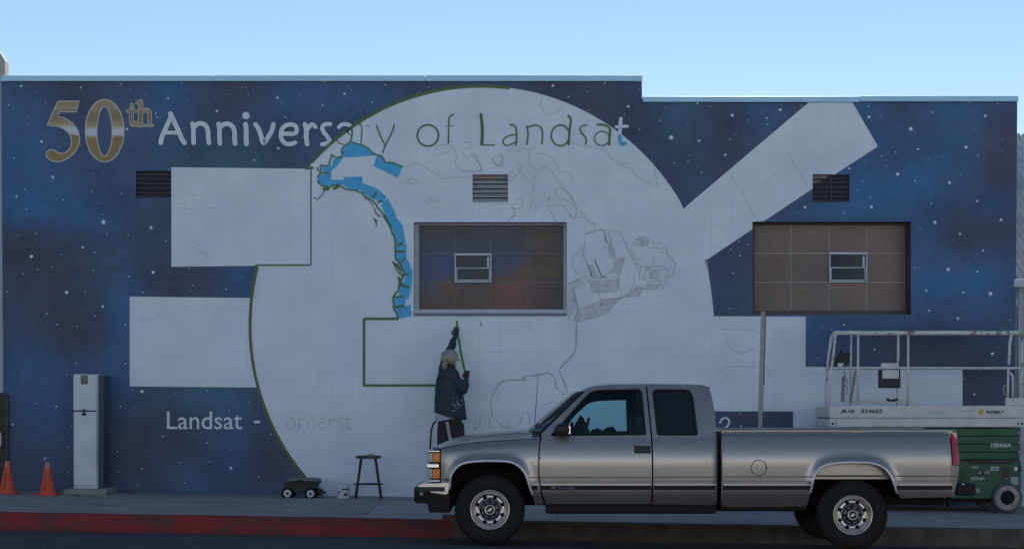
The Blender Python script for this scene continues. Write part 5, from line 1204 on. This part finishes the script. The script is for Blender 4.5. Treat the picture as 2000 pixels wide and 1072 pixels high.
kb_('door_seam', 144, 801, 188, 803.5, YB-.004, YB+.009, m_decal, .001); kb_('kick_plate', 147, 949.5, 190.5, 953.4, YB-.012, YB+.012, m_cab, .002)
MB().box(P(157.5,732.5,YB-.022), P(171.5,750,YB-.0195)).build('meter_window', mat('meter_glass', (.05,.055,.06), .15), d1)
MB().lathe([(0,-.004),(.028,-.003),(.03,.004)], P(167,742,YB-.024), 'y', 18).build('meter_dial', mat('brass_dial', (.30,.22,.12), .4, col2=(.22,.17,.10)), d1)
kb_('latch', 161, 806, 168.5, 811, YB-.05, YB-.018, m_decal, .008, d2); kb_('hasp', 163, 798, 166.5, 805, YB-.04, YB-.018, m_decal, .006, d1)
MB().tube([P(189,876,YB+.1), P(193,877,YB+.07), P(193,882,YB+.07)], .008, 6).build('padlock', m_grey, cabn)

# ------------------------------------------------------------------ cones
m_or = mat('cone_orange', (.72,.085,.03), .55, col2=(.60,.075,.03), scale=6); m_fade = mat('cone_faded_top', (.50,.22,.19), .6, col2=(.60,.16,.10), scale=8)
def cone(px, pyb, Y, lab):
    b = P(px, pyb, Y); zg = z_walk(b.x, Y); t = thing('traffic_cone', lab, 'traffic cone', (b.x, Y, zg), 'orange cones on the pavement')
    bs = MB(); h = .018
    n = 8; q = []
    for r_, z in ((.155,0),(.158,h*.5),(.15,h)):
        ring = []
        for cx, cy in ((1,1),(-1,1),(-1,-1),(1,-1)):
            for k in range(4):
                an = atan2(cy, cx)-pi/4+pi/2*k/3; ring.append(Vector((b.x+cx*(r_-.03)+.03*cos(an), Y+cy*(r_-.03)+.03*sin(an), zg+z)))
        q.append(ring)
    bs.ring_loft(q, True, False); bs.build('base', m_or, t)
    MB().lathe([(.118,h),(.112,h+.012),(.105,h+.02),(.045,.365)], (b.x, Y, zg), 'z', 32).build('cone_body', m_or, t)
    MB().lathe([(.045,.365),(.030,.452),(.026,.458),(.022,.456),(.021,.36)], (b.x, Y, zg), 'z', 32).build('cone_top', m_fade, t)
    # stencilled vertical lettering
    lt = MB()
    for i in range(9):
        z = .07+.033*i; rr_ = .105-.0605*(z-.038)/.327+.0015
        for dz in ((0,.008),(.012,.02)):
            ring = []
            for zz in dz:
                r3 = .105-(.105-.045)*(z+zz-.038)/.327+.0012
                for an in (-.22,-.08,.06): ring.append(Vector((b.x+r3*sin(an-.10-.0*i), Y-r3*cos(an-.10), zg+z+zz)))
            lt.add(ring, [(0,1,4,3),(1,2,5,4)])
    lt.build('stencil_lettering', m_decal, t, kind='stuff')
    return t
cone(92.5,974,26.95,'orange cone with a faded pale top, nearer the meter cabinet'); cone(14.5,968,27.2,'orange cone by the black gate at the left edge')
sc_ = z_walk(P(147,0,26.7).x, 26.7); cv = thing('valve_cover', 'small black twin cover set in the pavement below the cabinet', 'utility cover', (P(149,0,26.9).x, 26.9, sc_))
for x in (146, 152): MB().lathe([(.028,0),(.028,.012),(.02,.018),(0,.018)], Vector((P(x,0,26.9).x, 26.9, z_walk(P(x,0,26.9).x, 26.9)+.001)), 'z', 14).build('cap', m_decal, cv)

# ------------------------------------------------------------------ garden cart, bucket, stool
YK = 27.25
m_cart = mat('dark_green_plastic', (.018,.030,.022), .6, col2=(.012,.02,.016), scale=5); m_lid = mat('grey_cart_lid', (.16,.17,.18), .5, col2=(.11,.115,.125), scale=9); m_wh = mat('white_hub', (.62,.64,.66), .45)
cx0 = P(586,0,YK).x; cz = z_walk(cx0, YK+.2); ct = thing('garden_cart', 'dark green wheeled garden seat cart with white hubs beside the bucket', 'garden cart', (cx0, YK+.2, cz))
zk = zm(530,870,8.333); bp = zk([(345,590),(420,575),(640,575),(770,560),(772,610),(740,640),(735,690),(690,700),(590,700),(540,720),(530,770),(395,770),(360,720),(320,690),(220,690),(195,640),(215,600),(300,590)])
mb = MB(); mb.prism([(P(x, y, YK).x, P(x, y, YK).z) for x, y in bp], YK+.04, YK+.36); mb.build('cart_body', m_cart, ct)
lp_ = zk([(250,560),(275,540),(330,530),(420,535),(640,528),(700,535),(755,545),(775,575),(740,575),(640,570),(540,572),(500,555),(420,555),(390,572),(300,575)])
mb = MB(); mb.prism([(P(x, y, YK).x, P(x, y, YK).z) for x, y in lp_], YK+.0, YK+.40); mb.build('cart_lid', m_lid, ct)
mb = MB(); mb.prism([(P(x, y, YK).x, P(x, y, YK).z) for x, y in zk([(740,690),(790,710),(860,770),(870,785),(800,790),(740,780)])], YK+.1, YK+.3); mb.build('cart_step', m_cart, ct)
for x in (561, 606):
    for yy, s in ((YK+.03,-1),(YK+.37,1)):
        c = P(x, 963.2 if x == 561 else 963.8, YK); c.y = yy
        w_ = MB().lathe([(.05,s*.0),(.062,s*.012),(.078,s*.012),(.088,s*.0),(.088,s*-.06),(.04,s*-.06)], (0,0,0), 'y', 28).build('wheel', m_under, ct, c)
        MB().lathe([(.054,s*.004),(.05,s*.010),(.022,s*.016),(.02,s*.010)], (0,0,0), 'y', 24).build('hub', m_wh, w_); MB().lathe([(.021,s*.012),(0,s*.014)], (0,0,0), 'y', 12).build('hub_cap', m_decal, w_)
YU = 27.2
m_pail = mat('white_pail', (.62,.66,.72), .45, col2=(.56,.60,.67), scale=9); bc = P(670.5,0,YU); bz = z_walk(bc.x, YU)
pl = thing('paint_bucket', 'white plastic paint bucket with a label beside the stool legs', 'bucket', (bc.x, YU, bz)); ku = YU/F
MB().lathe([(0,0.002),(11.4*ku,.002),(12*ku,.01),(13*ku,20*ku),(13.1*ku,23.2*ku),(14*ku,23.4*ku),(14*ku,25*ku),(13.4*ku,25.2*ku),(13.4*ku,26.6*ku),(13.0*ku,27.6*ku),(12.4*ku,27.4*ku),(11.2*ku,4*ku),(0,3*ku)], (bc.x, YU, bz), 'z', 32).build('bucket_body', m_pail, pl)
MB().lathe([(12*ku,25.5*ku),(0,25.7*ku)], (bc.x, YU, bz), 'z', 24).build('paint_surface', m_decal, pl)
def onb(name, x0, x1, y0, y1, m):
    mb = MB(); vs = []
    for y in (y0, y1):
        for i in range(5):
            u = (x0+(x1-x0)*i/4); r_ = (12+(962+20-y)/23*1.1)*ku*1.012; vs.append(Vector((bc.x+u*ku, YU-sqrt(max(1e-6, r_*r_-(u*ku)**2)), P(0,y,YU).z)))
    mb.add(vs, [(i, i+1, 6+i, 5+i) for i in range(4)]); mb.build(name, m, pl)
onb('label', -11, -3.5, 958.5, 961, m_decal); onb('label', -10.5, -4, 963.5, 966, mat('label_grey', (.30,.33,.38), .5)); onb('label', 2.2, 8.5, 962, 967, m_decal); onb('label', -2, 11.5, 953.2, 955.8, m_decal)
MB().tube([Vector((bc.x+13.6*ku*cos(a), YU-13.6*ku*sin(a)*.35-.02, bz+(23+6*sin(a)*0+3*sin(a)*2)*ku)) for a in [pi*i/12 for i in range(13)]], .0028, 5).build('bail_handle', m_grey, pl)
YS = 27.45; m_stool = mat('dark_stool_metal', (.030,.026,.026), .5, col2=(.05,.042,.04), scale=14); m_seat = mat('worn_stool_seat', (.06,.05,.045), .6, col2=(.10,.085,.075), scale=9)
sx = P(719.5,0,YS).x; szb = z_walk(sx, YS); ks = YS/F; st = thing('stool', 'dark round-seated work stool with a foot ring against the white disc', 'stool', (sx, YS, szb))
zs = P(0,891,YS).z; MB().lathe([(0,zs+.012),(22*ks,zs+.014),(25*ks,zs+.006),(25.4*ks,zs-.006),(24*ks,zs-.022),(20*ks,zs-.028),(0,zs-.028)], (sx, YS, 0), 'z', 32).build('seat', m_seat, st)
for i in range(4):
    an = pi/4+pi/2*i+.10; p0 = Vector((sx+17*ks*cos(an)*1.15, YS+17*ks*sin(an)*1.15, zs-.03)); p1 = Vector((sx+27.5*ks*cos(an)*1.28, YS+27.5*ks*sin(an)*1.28-.0, szb))
    p1.z = z_walk(p1.x, p1.y); MB().tube([p0, p1], [.017,.015], 8).build('leg', m_stool, st)
zr = P(0,944.5,YS).z; R1 = 28.5*ks
MB().tube([Vector((sx+R1*cos(2*pi*i/32), YS+R1*sin(2*pi*i/32), zr)) for i in range(33)], .009, 6, False).build('foot_ring', m_stool, st)
sp_ = MB(); a, b = P(717,885.5,YS), P(730,890,YS); sp_.box((a.x, YS-.06, zs+.0125), (b.x, YS+.05, zs+.036), .01); tag(sp_.build('sponge', mat('tan_sponge', (.42,.32,.23), .9, col2=(.34,.25,.18), scale=30, bump=.003, bscale=90)), 'tan sponge lying on the stool seat', 'sponge')
bl = MB(); a = P(862,999,22.95); b = P(889,1010,22.95); bx = z_walk(a.x, 23.2)
tag(MB().box((a.x, 23.22, bx+.001), (b.x, 23.32, bx+.05), .006).build('wood_block', mat('brown_wood_block', (.16,.10,.07), .8, col2=(.11,.07,.05), scale=9, stretch=(1,6,6))), 'brown wood block on the kerb under the truck bumper', 'wood block')

# ------------------------------------------------------------------ step stool and the painter
YH = 27.45
H = lambda x, y, d=0.0: P(x, y, YH)+Vector((0, -d, 0))
m_stepb = mat('step_black', (.014,.014,.017), .45); hx = P(874,0,YH).x; hz = z_walk(hx, YH)
stp = thing('step_stool', 'black folding step stool with a hoop handrail under the painter', 'step stool', (hx, YH, hz))
ft = P(874,0,27.75)
zg = lambda x: z_walk(x, 27.6)
pts = [Vector((P(x, y, 27.72).x, 27.72, P(x, y, 27.72).z)) for x, y in [(840.5,868),(841.5,850),(843,838),(846,828),(851,822.5),(858,820.5),(874,820),(892,820.5),(899,822.5),(904,828),(905.5,838),(906,868)]]
pts = [Vector((pts[0].x-.02, 27.72, zg(pts[0].x)))]+pts+[Vector((pts[-1].x+.02, 27.72, zg(pts[-1].x)))]
MB().tube(pts, .0135, 8).build('hoop_rail', m_stepb, stp)
for i, (zz, y0, y1) in enumerate(((.30,27.42,27.70),(.15,27.18,27.40))): MB().box((P(847,0,YH).x, y0, hz+zz-.03), (P(901,0,YH).x, y1, hz+zz), .01).build('step', m_stepb, stp)
for x in (845, 903):
    X = P(x,0,YH).x; MB().tube([Vector((X, 27.16, z_walk(X,27.16))), Vector((X, 27.66, hz+.32))], .013, 8).build('leg', m_stepb, stp)
person = thing('person', 'painter in a dark paint-spattered jacket and pale cap reaching up the wall', 'person', (P(876,0,YH).x, YH, hz+.30))
m_skin = mat('skin', (.42,.25,.18), .55); m_jack = mat('dark_teal_jacket', (.030,.050,.070), .8, col2=(.022,.034,.05), scale=6, bump=.004, bscale=9); m_pant = mat('dark_plum_trousers', (.040,.030,.042), .85, col2=(.028,.022,.032), scale=8, bump=.003, bscale=12)
m_shirt = mat('pale_shirt', (.42,.47,.58), .8); m_capm = mat('pale_tan_cap', (.36,.34,.31), .85, col2=(.28,.26,.24), scale=14, bump=.003, bscale=30); m_hair = mat('blond_hair', (.36,.28,.19), .6, col2=(.24,.18,.12), scale=30, stretch=(3,3,.6)); m_glove = mat('dark_work_glove', (.055,.035,.045), .8); m_boot = mat('dark_boot', (.02,.018,.018), .6)
foot = hz+.30
kh = YH/F
hipz = P(0,834,YH).z; legl = hipz-foot
def HX(x): return P(x,0,YH).x
V3 = lambda x, y, d=0.0: H(x, y, d)
# the body: one continuous skinned figure
bv = [(V3(878,826),.085),(V3(878,800),.09),(V3(879,765),.10),(V3(880,738),.10),(V3(878,724,-.01),.055),(V3(877.5,712,-.015),.062),(V3(878,704,-.02),.095),(V3(878,696,-.02),.082),
      (V3(867,733),.05),(V3(868.5,712,-.02),.045),(V3(875.5,694,-.06),.040),(V3(882.5,672,-.10),.034),(V3(887.5,657,-.14),.027),
      (V3(893,745),.045),(V3(900,756,.08),.040),(V3(904,767,.08),.036),(V3(908,755,-.02),.032),(V3(910.6,741,-.10),.026),
      (V3(869,834),.075),(Vector((HX(868), YH-.01, foot+legl*.53)),.07),(Vector((HX(866.5), YH+.03, foot+.10)),.045),
      (V3(889,834),.075),(Vector((HX(890), YH-.02, foot+legl*.53)),.07),(Vector((HX(891), YH+.02, foot+.10)),.045)]
be = [(0,1),(1,2),(2,3),(3,4),(4,5),(5,6),(6,7),(3,8),(8,9),(9,10),(10,11),(11,12),(3,13),(13,14),(14,15),(15,16),(16,17),(0,18),(18,19),(19,20),(0,21),(21,22),(22,23)]
body = skin_mesh(bv, be, 0)
# face turned to the wall and to the right: nose, eye, lips, ear
hc = V3(878,702,-.02)
def blob(mb, c, rx, ry, rz, n=10):
    mb.lathe([(0.001,-1),(.5,-.87),(.87,-.5),(1,0),(.87,.5),(.5,.87),(.001,1)], (0,0,0), 'z', n)
    k = 7*n
    for i in range(len(mb.v)-k, len(mb.v)): v = mb.v[i]; mb.v[i] = (c.x+v[0]*rx, c.y+v[1]*ry, c.z+v[2]*rz)
fd = Vector((.80,.60,0)); sdv = Vector((.6,-.8,0))
blob(body, hc+fd*.098+Vector((0,0,-.010)), .017,.016,.024); blob(body, hc+fd*.088+Vector((0,0,-.052)), .022,.022,.012); blob(body, hc+fd*.080+Vector((0,0,-.085)), .03,.03,.022)
blob(body, hc+sdv*.086+Vector((0,0,-.012)), .014,.016,.030)
bo = body.build('body', m_skin, person)
for s_ in (-1, 1):
    e = MB(); blob(e, hc+fd*.086+sdv*.033*s_+Vector((0,0,.012)), .010,.010,.008); e.build('eye', m_decal, bo)
# jacket (one surface, flattened front to back), trousers
def squash(mb, k, y0=YH):
    mb.v = [(x, y0+(y-y0)*k if y-y0 > -.5 else y, z) for x, y, z in mb.v]; return mb
jv = [(V3(872,738),.07),(V3(865.5,727),.085),(V3(868.5,712,-.02),.086),(V3(875.5,694,-.06),.078),(V3(882,675,-.10),.060),(V3(886.3,662,-.13),.047),(V3(888,656,-.14),.036)]
jk = skin_mesh(jv, [(i, i+1) for i in range(6)], 0)
j2 = skin_mesh([(V3(887,745),.085),(V3(896,746,.05),.092),(V3(901,756,.10),.088),(V3(904,767,.09),.080),(V3(908,755,-.02),.066),(V3(910.3,744,-.08),.048),(V3(910.8,740,-.10),.038)], [(i, i+1) for i in range(6)], 0)
jk.add(j2.v, j2.f, True)
rings = []
for py, x0, x1, kd in ((711,869,885,.9),(716,864,889,.85),(722,859,893,.75),(730,855,897,.7),(742,852,900,.7),(758,850.5,902.5,.72),(772,849.5,905,.74),(788,848.5,908,.78),(802,848.3,910,.8),(812,848.8,911.3,.82),(815,849.6,910.8,.82)):
    r_ = (x1-x0)/2*kh; ring = []
    for i in range(40):
        a = 2*pi*i/40; sl = max(0, (py-772)/40)*(-9 if cos(a) < 0 else 5)*abs(cos(a))
        fold = 1+.020*sin(a*7+py*.12)*min(1, max(0, (py-730)/40))
        ring.append(V3((x0+x1)/2, py+sl*1.0-(0 if py < 772 else 0))+Vector((r_*cos(a)*fold, r_*kd*sin(a)*fold, 0)))
    rings.append(ring)
jk.ring_loft(rings[::-1], True)
rj = random.Random(2)
jk.v = [(x+.005*sin(z*41+y*23), y+.006*sin(z*37+x*29)+.003*sin(z*80), z) for x, y, z in jk.v]
jo = jk.build('jacket', m_jack, person)
tv = [(V3(878.5,792),.15),(V3(878.5,828),.150),(V3(867.5,840),.115),(Vector((HX(867), YH-.01, foot+legl*.53)),.098),(Vector((HX(866), YH+.02, foot+.07)),.082),
      (V3(890,840),.115),(Vector((HX(891), YH-.01, foot+legl*.53)),.098),(Vector((HX(892), YH+.02, foot+.07)),.082)]
tr_ = skin_mesh(tv, [(0,1),(1,2),(2,3),(3,4),(1,5),(5,6),(6,7)], 0); tr_ = squash(tr_, .85); tr_.build('trousers', m_pant, person)
# shirt hem showing below the jacket on the left
sh = MB(); rings = []
for zy, rx in ((800,.200),(808,.206),(821,.196)):
    ring = []
    for i in range(28):
        a = 2*pi*i/28; x = cos(a); t = (1-x)/2          # deeper on the left
        py = zy+(2-(1-t)*9 if zy > 812 else 0); ring.append(V3(879,py)+Vector((rx*x*(1.0), rx*.82*sin(a), 0)))
    rings.append(ring)
sh.ring_loft(rings, False); sh.build('shirt_hem', m_shirt, person)
# cap, ponytail, gloves, boots, tag, paint spots
cp = MB(); rings = []
for r_, z in ((.112,-.035),(.122,.0),(.122,.04),(.108,.082),(.075,.112),(.03,.124),(.004,.126)):
    rings.append([hc+Vector((r_*cos(2*pi*i/24)*1.02, r_*sin(2*pi*i/24)*1.08, z+.018)) for i in range(24)])
cp.ring_loft(rings, False); co = cp.build('cap', m_capm, person)
br_ = MB(); k0 = [hc+(fd*cos(a)+sdv*sin(a))*.112+Vector((0,0,.012)) for a in [radians(-60+12*i) for i in range(11)]]; k1 = [hc+(fd*cos(a*.8)+sdv*sin(a*.8))*(.112+.075*cos(a*1.4))+Vector((0,0,-.006)) for a in [radians(-60+12*i) for i in range(11)]]
br_.add(k0+k1+[p+Vector((0,0,-.006)) for p in k0]+[p+Vector((0,0,-.006)) for p in k1], [(i, i+1, 12+i, 11+i) for i in range(10)]+[(22+i, 33+i, 34+i, 23+i) for i in range(10)]+[(11+i, 12+i, 34+i, 33+i) for i in range(10)], True); br_.build('cap_brim', m_capm, co)
hr = MB(); tail = [hc+Vector((-.035,-.115,-.035)), hc+Vector((-.055,-.15,-.05)), hc+Vector((-.068,-.165,-.085)), hc+Vector((-.066,-.165,-.12)), hc+Vector((-.06,-.16,-.145))]
hr.tube(tail, [.022,.036,.042,.034,.012], 12); blob(hr, hc+Vector((-.012,-.02,-.005)), .102,.110,.075, 16); hr.build('hair', m_hair, person)
hs = MB()
for (x, y, rx_) in ((868.5,716,.03),): blob(hs, hc+Vector((-.036,-.132,-.03)), .022,.014,.02)
hs.build('hair_tie', m_decal, person)
def hand(w0, d, side, curl, spread):
    """palm with four unequal fingers and a thumb; d = direction of the fingers"""
    d = d.normalized(); u = side.normalized(); n = d.cross(u)
    mb = MB(); rings = []
    for t, a, b in ((-.02,.026,.022),(.02,.038,.020),(.055,.042,.017),(.085,.040,.014),(.098,.03,.010)): rings.append([w0+d*t+u*a*cos(2*pi*i/14)+n*b*sin(2*pi*i/14) for i in range(14)])
    mb.ring_loft(rings)
    for k, (o, L_) in enumerate(((-.030,.062),(-.010,.074),(.011,.070),(.030,.054))):
        p = w0+d*.085+u*o; q = d.copy(); pts = [p-d*.02, p]
        for j, f in enumerate((.45,.32,.23)):
            an = curl*(j+.6); q = (d*cos(an)+n*sin(an)+u*spread*(k-1.5)*.12).normalized(); p = p+q*L_*f; pts.append(p)
        mb.tube(pts, [.0095,.0095,.009,.008,.0065], 8)
    p = w0+d*.015-u*.034; pts = [p, p-u*.022+d*.022+n*.010, p-u*.026+d*.050+n*.022, p-u*.018+d*.072+n*.028]; mb.tube(pts, [.013,.0115,.010,.0075], 8)
    return mb
hand(V3(888.6,655.5,-.145), Vector((.16,.22,1)), Vector((1,-.1,-.2)), .30, .5).build('glove', m_glove, person)
hand(V3(910.5,739,-.12), Vector((.05,.25,1)), Vector((1,-.2,0)), .75, .3).build('glove', m_glove, person)
for x, yo_ in ((866,.02),(892,.02)):
    X = HX(x); bt = MB(); rings = []
    for t, w_, h0 in ((-.09,.035,.05),(-.06,.047,.11),(.0,.05,.115),(.07,.05,.075),(.13,.046,.055),(.165,.03,.04)):
        rings.append([Vector((X+w_*cos(2*pi*i/14), YH+yo_+t*.9+.02, foot+.001+max(0, h0*.5+h0*.5*sin(2*pi*i/14)))) for i in range(14)])
    bt.ring_loft(rings); bt.build('boot', m_boot, person)
tg_ = MB(); T0 = [V3(871.5,824,.21), V3(876.5,823,.21), V3(883.2,858,.16), V3(877.6,859.5,.16)]; tg_.add(T0+[p+Vector((0,.004,0)) for p in T0], [(0,3,2,1),(4,5,6,7),(0,1,5,4),(1,2,6,5),(2,3,7,6),(3,0,4,7)]); to = tg_.build('folding_rule', mat('white_rule', (.62,.60,.60), .6), person)
mk = MB()
for i in range(9):
    t = .1+.09*i; p = T0[0].lerp(T0[3], t); q = T0[1].lerp(T0[2], t); mk.add([p.lerp(q,.2)+Vector((0,-.002,.006)), p.lerp(q,.8)+Vector((0,-.002,.006)), p.lerp(q,.75)+Vector((0,-.002,-.006)), p.lerp(q,.3)+Vector((0,-.002,-.006))], [(0,1,2,3)])
mk.build('rule_marks', m_decal, to, kind='stuff')
# paint spots on the jacket: thin flakes laid on its surface
dg = bpy.context.evaluated_depsgraph_get()
from mathutils.bvhtree import BVHTree
bvh = BVHTree.FromPolygons([Vector(v) for v in jk.v], jk.f)
spm = MB(); rj = random.Random(4)
for i in range(46):
    zx, zy = (rj.gauss(440,34), rj.gauss(715,36)) if i < 34 else (rj.gauss(395,60), rj.gauss(560,120))
    p = P(780+zx/3.968, 610+zy/3.968, 26.0); d = (p-Vector((0,0,HC))).normalized(); h = bvh.ray_cast(Vector((0,0,HC)), d)
    if h[0] is None: continue
    nn = h[1] if h[1].y < 0 else -h[1]; u = nn.cross(Vector((0,0,1))).normalized(); v = nn.cross(u); r_ = rj.uniform(.002,.008) if i < 34 else rj.uniform(.002,.004)
    spm.add([h[0]+nn*(.003+i*2e-5)+u*r_*cos(2*pi*j/7)*rj.uniform(.6,1.2)+v*r_*sin(2*pi*j/7) for j in range(7)], [tuple(range(7))])
spm.build('paint_spot', m_dw, jo, kind='stuff')
# the tape strip being pulled along the wall, its roll in the right hand
ts = MB(); q = [P(892.5,626,YW-.006), P(893.5,645,YW-.006), P(894,652,YW-.03), P(900,688,YW-.2), P(906,716,YW-.33), P(910,733,YW-.40)]
wv_ = [Vector((.017,0,0))]*6; ts.add([p-wv_[i] for i, p in enumerate(q)]+[p+wv_[i] for i, p in enumerate(q)], [(i, i+1, 7+i, 6+i) for i in range(5)])
tape = thing('tape_strip', 'bright green strip of masking tape stretched between both hands of the painter', 'masking tape', q[0][:])
ts.build('strip', mat('fresh_green_tape', (.075,.30,.05), .5), tape)
tr2 = MB(); c = P(912,733.5,YW-.42); tr2.lathe([(.022,-.012),(.034,-.012),(.034,.012),(.022,.012),(.022,-.012)], c, 'z', 20); tr2.build('tape_roll', m_decal, tape)
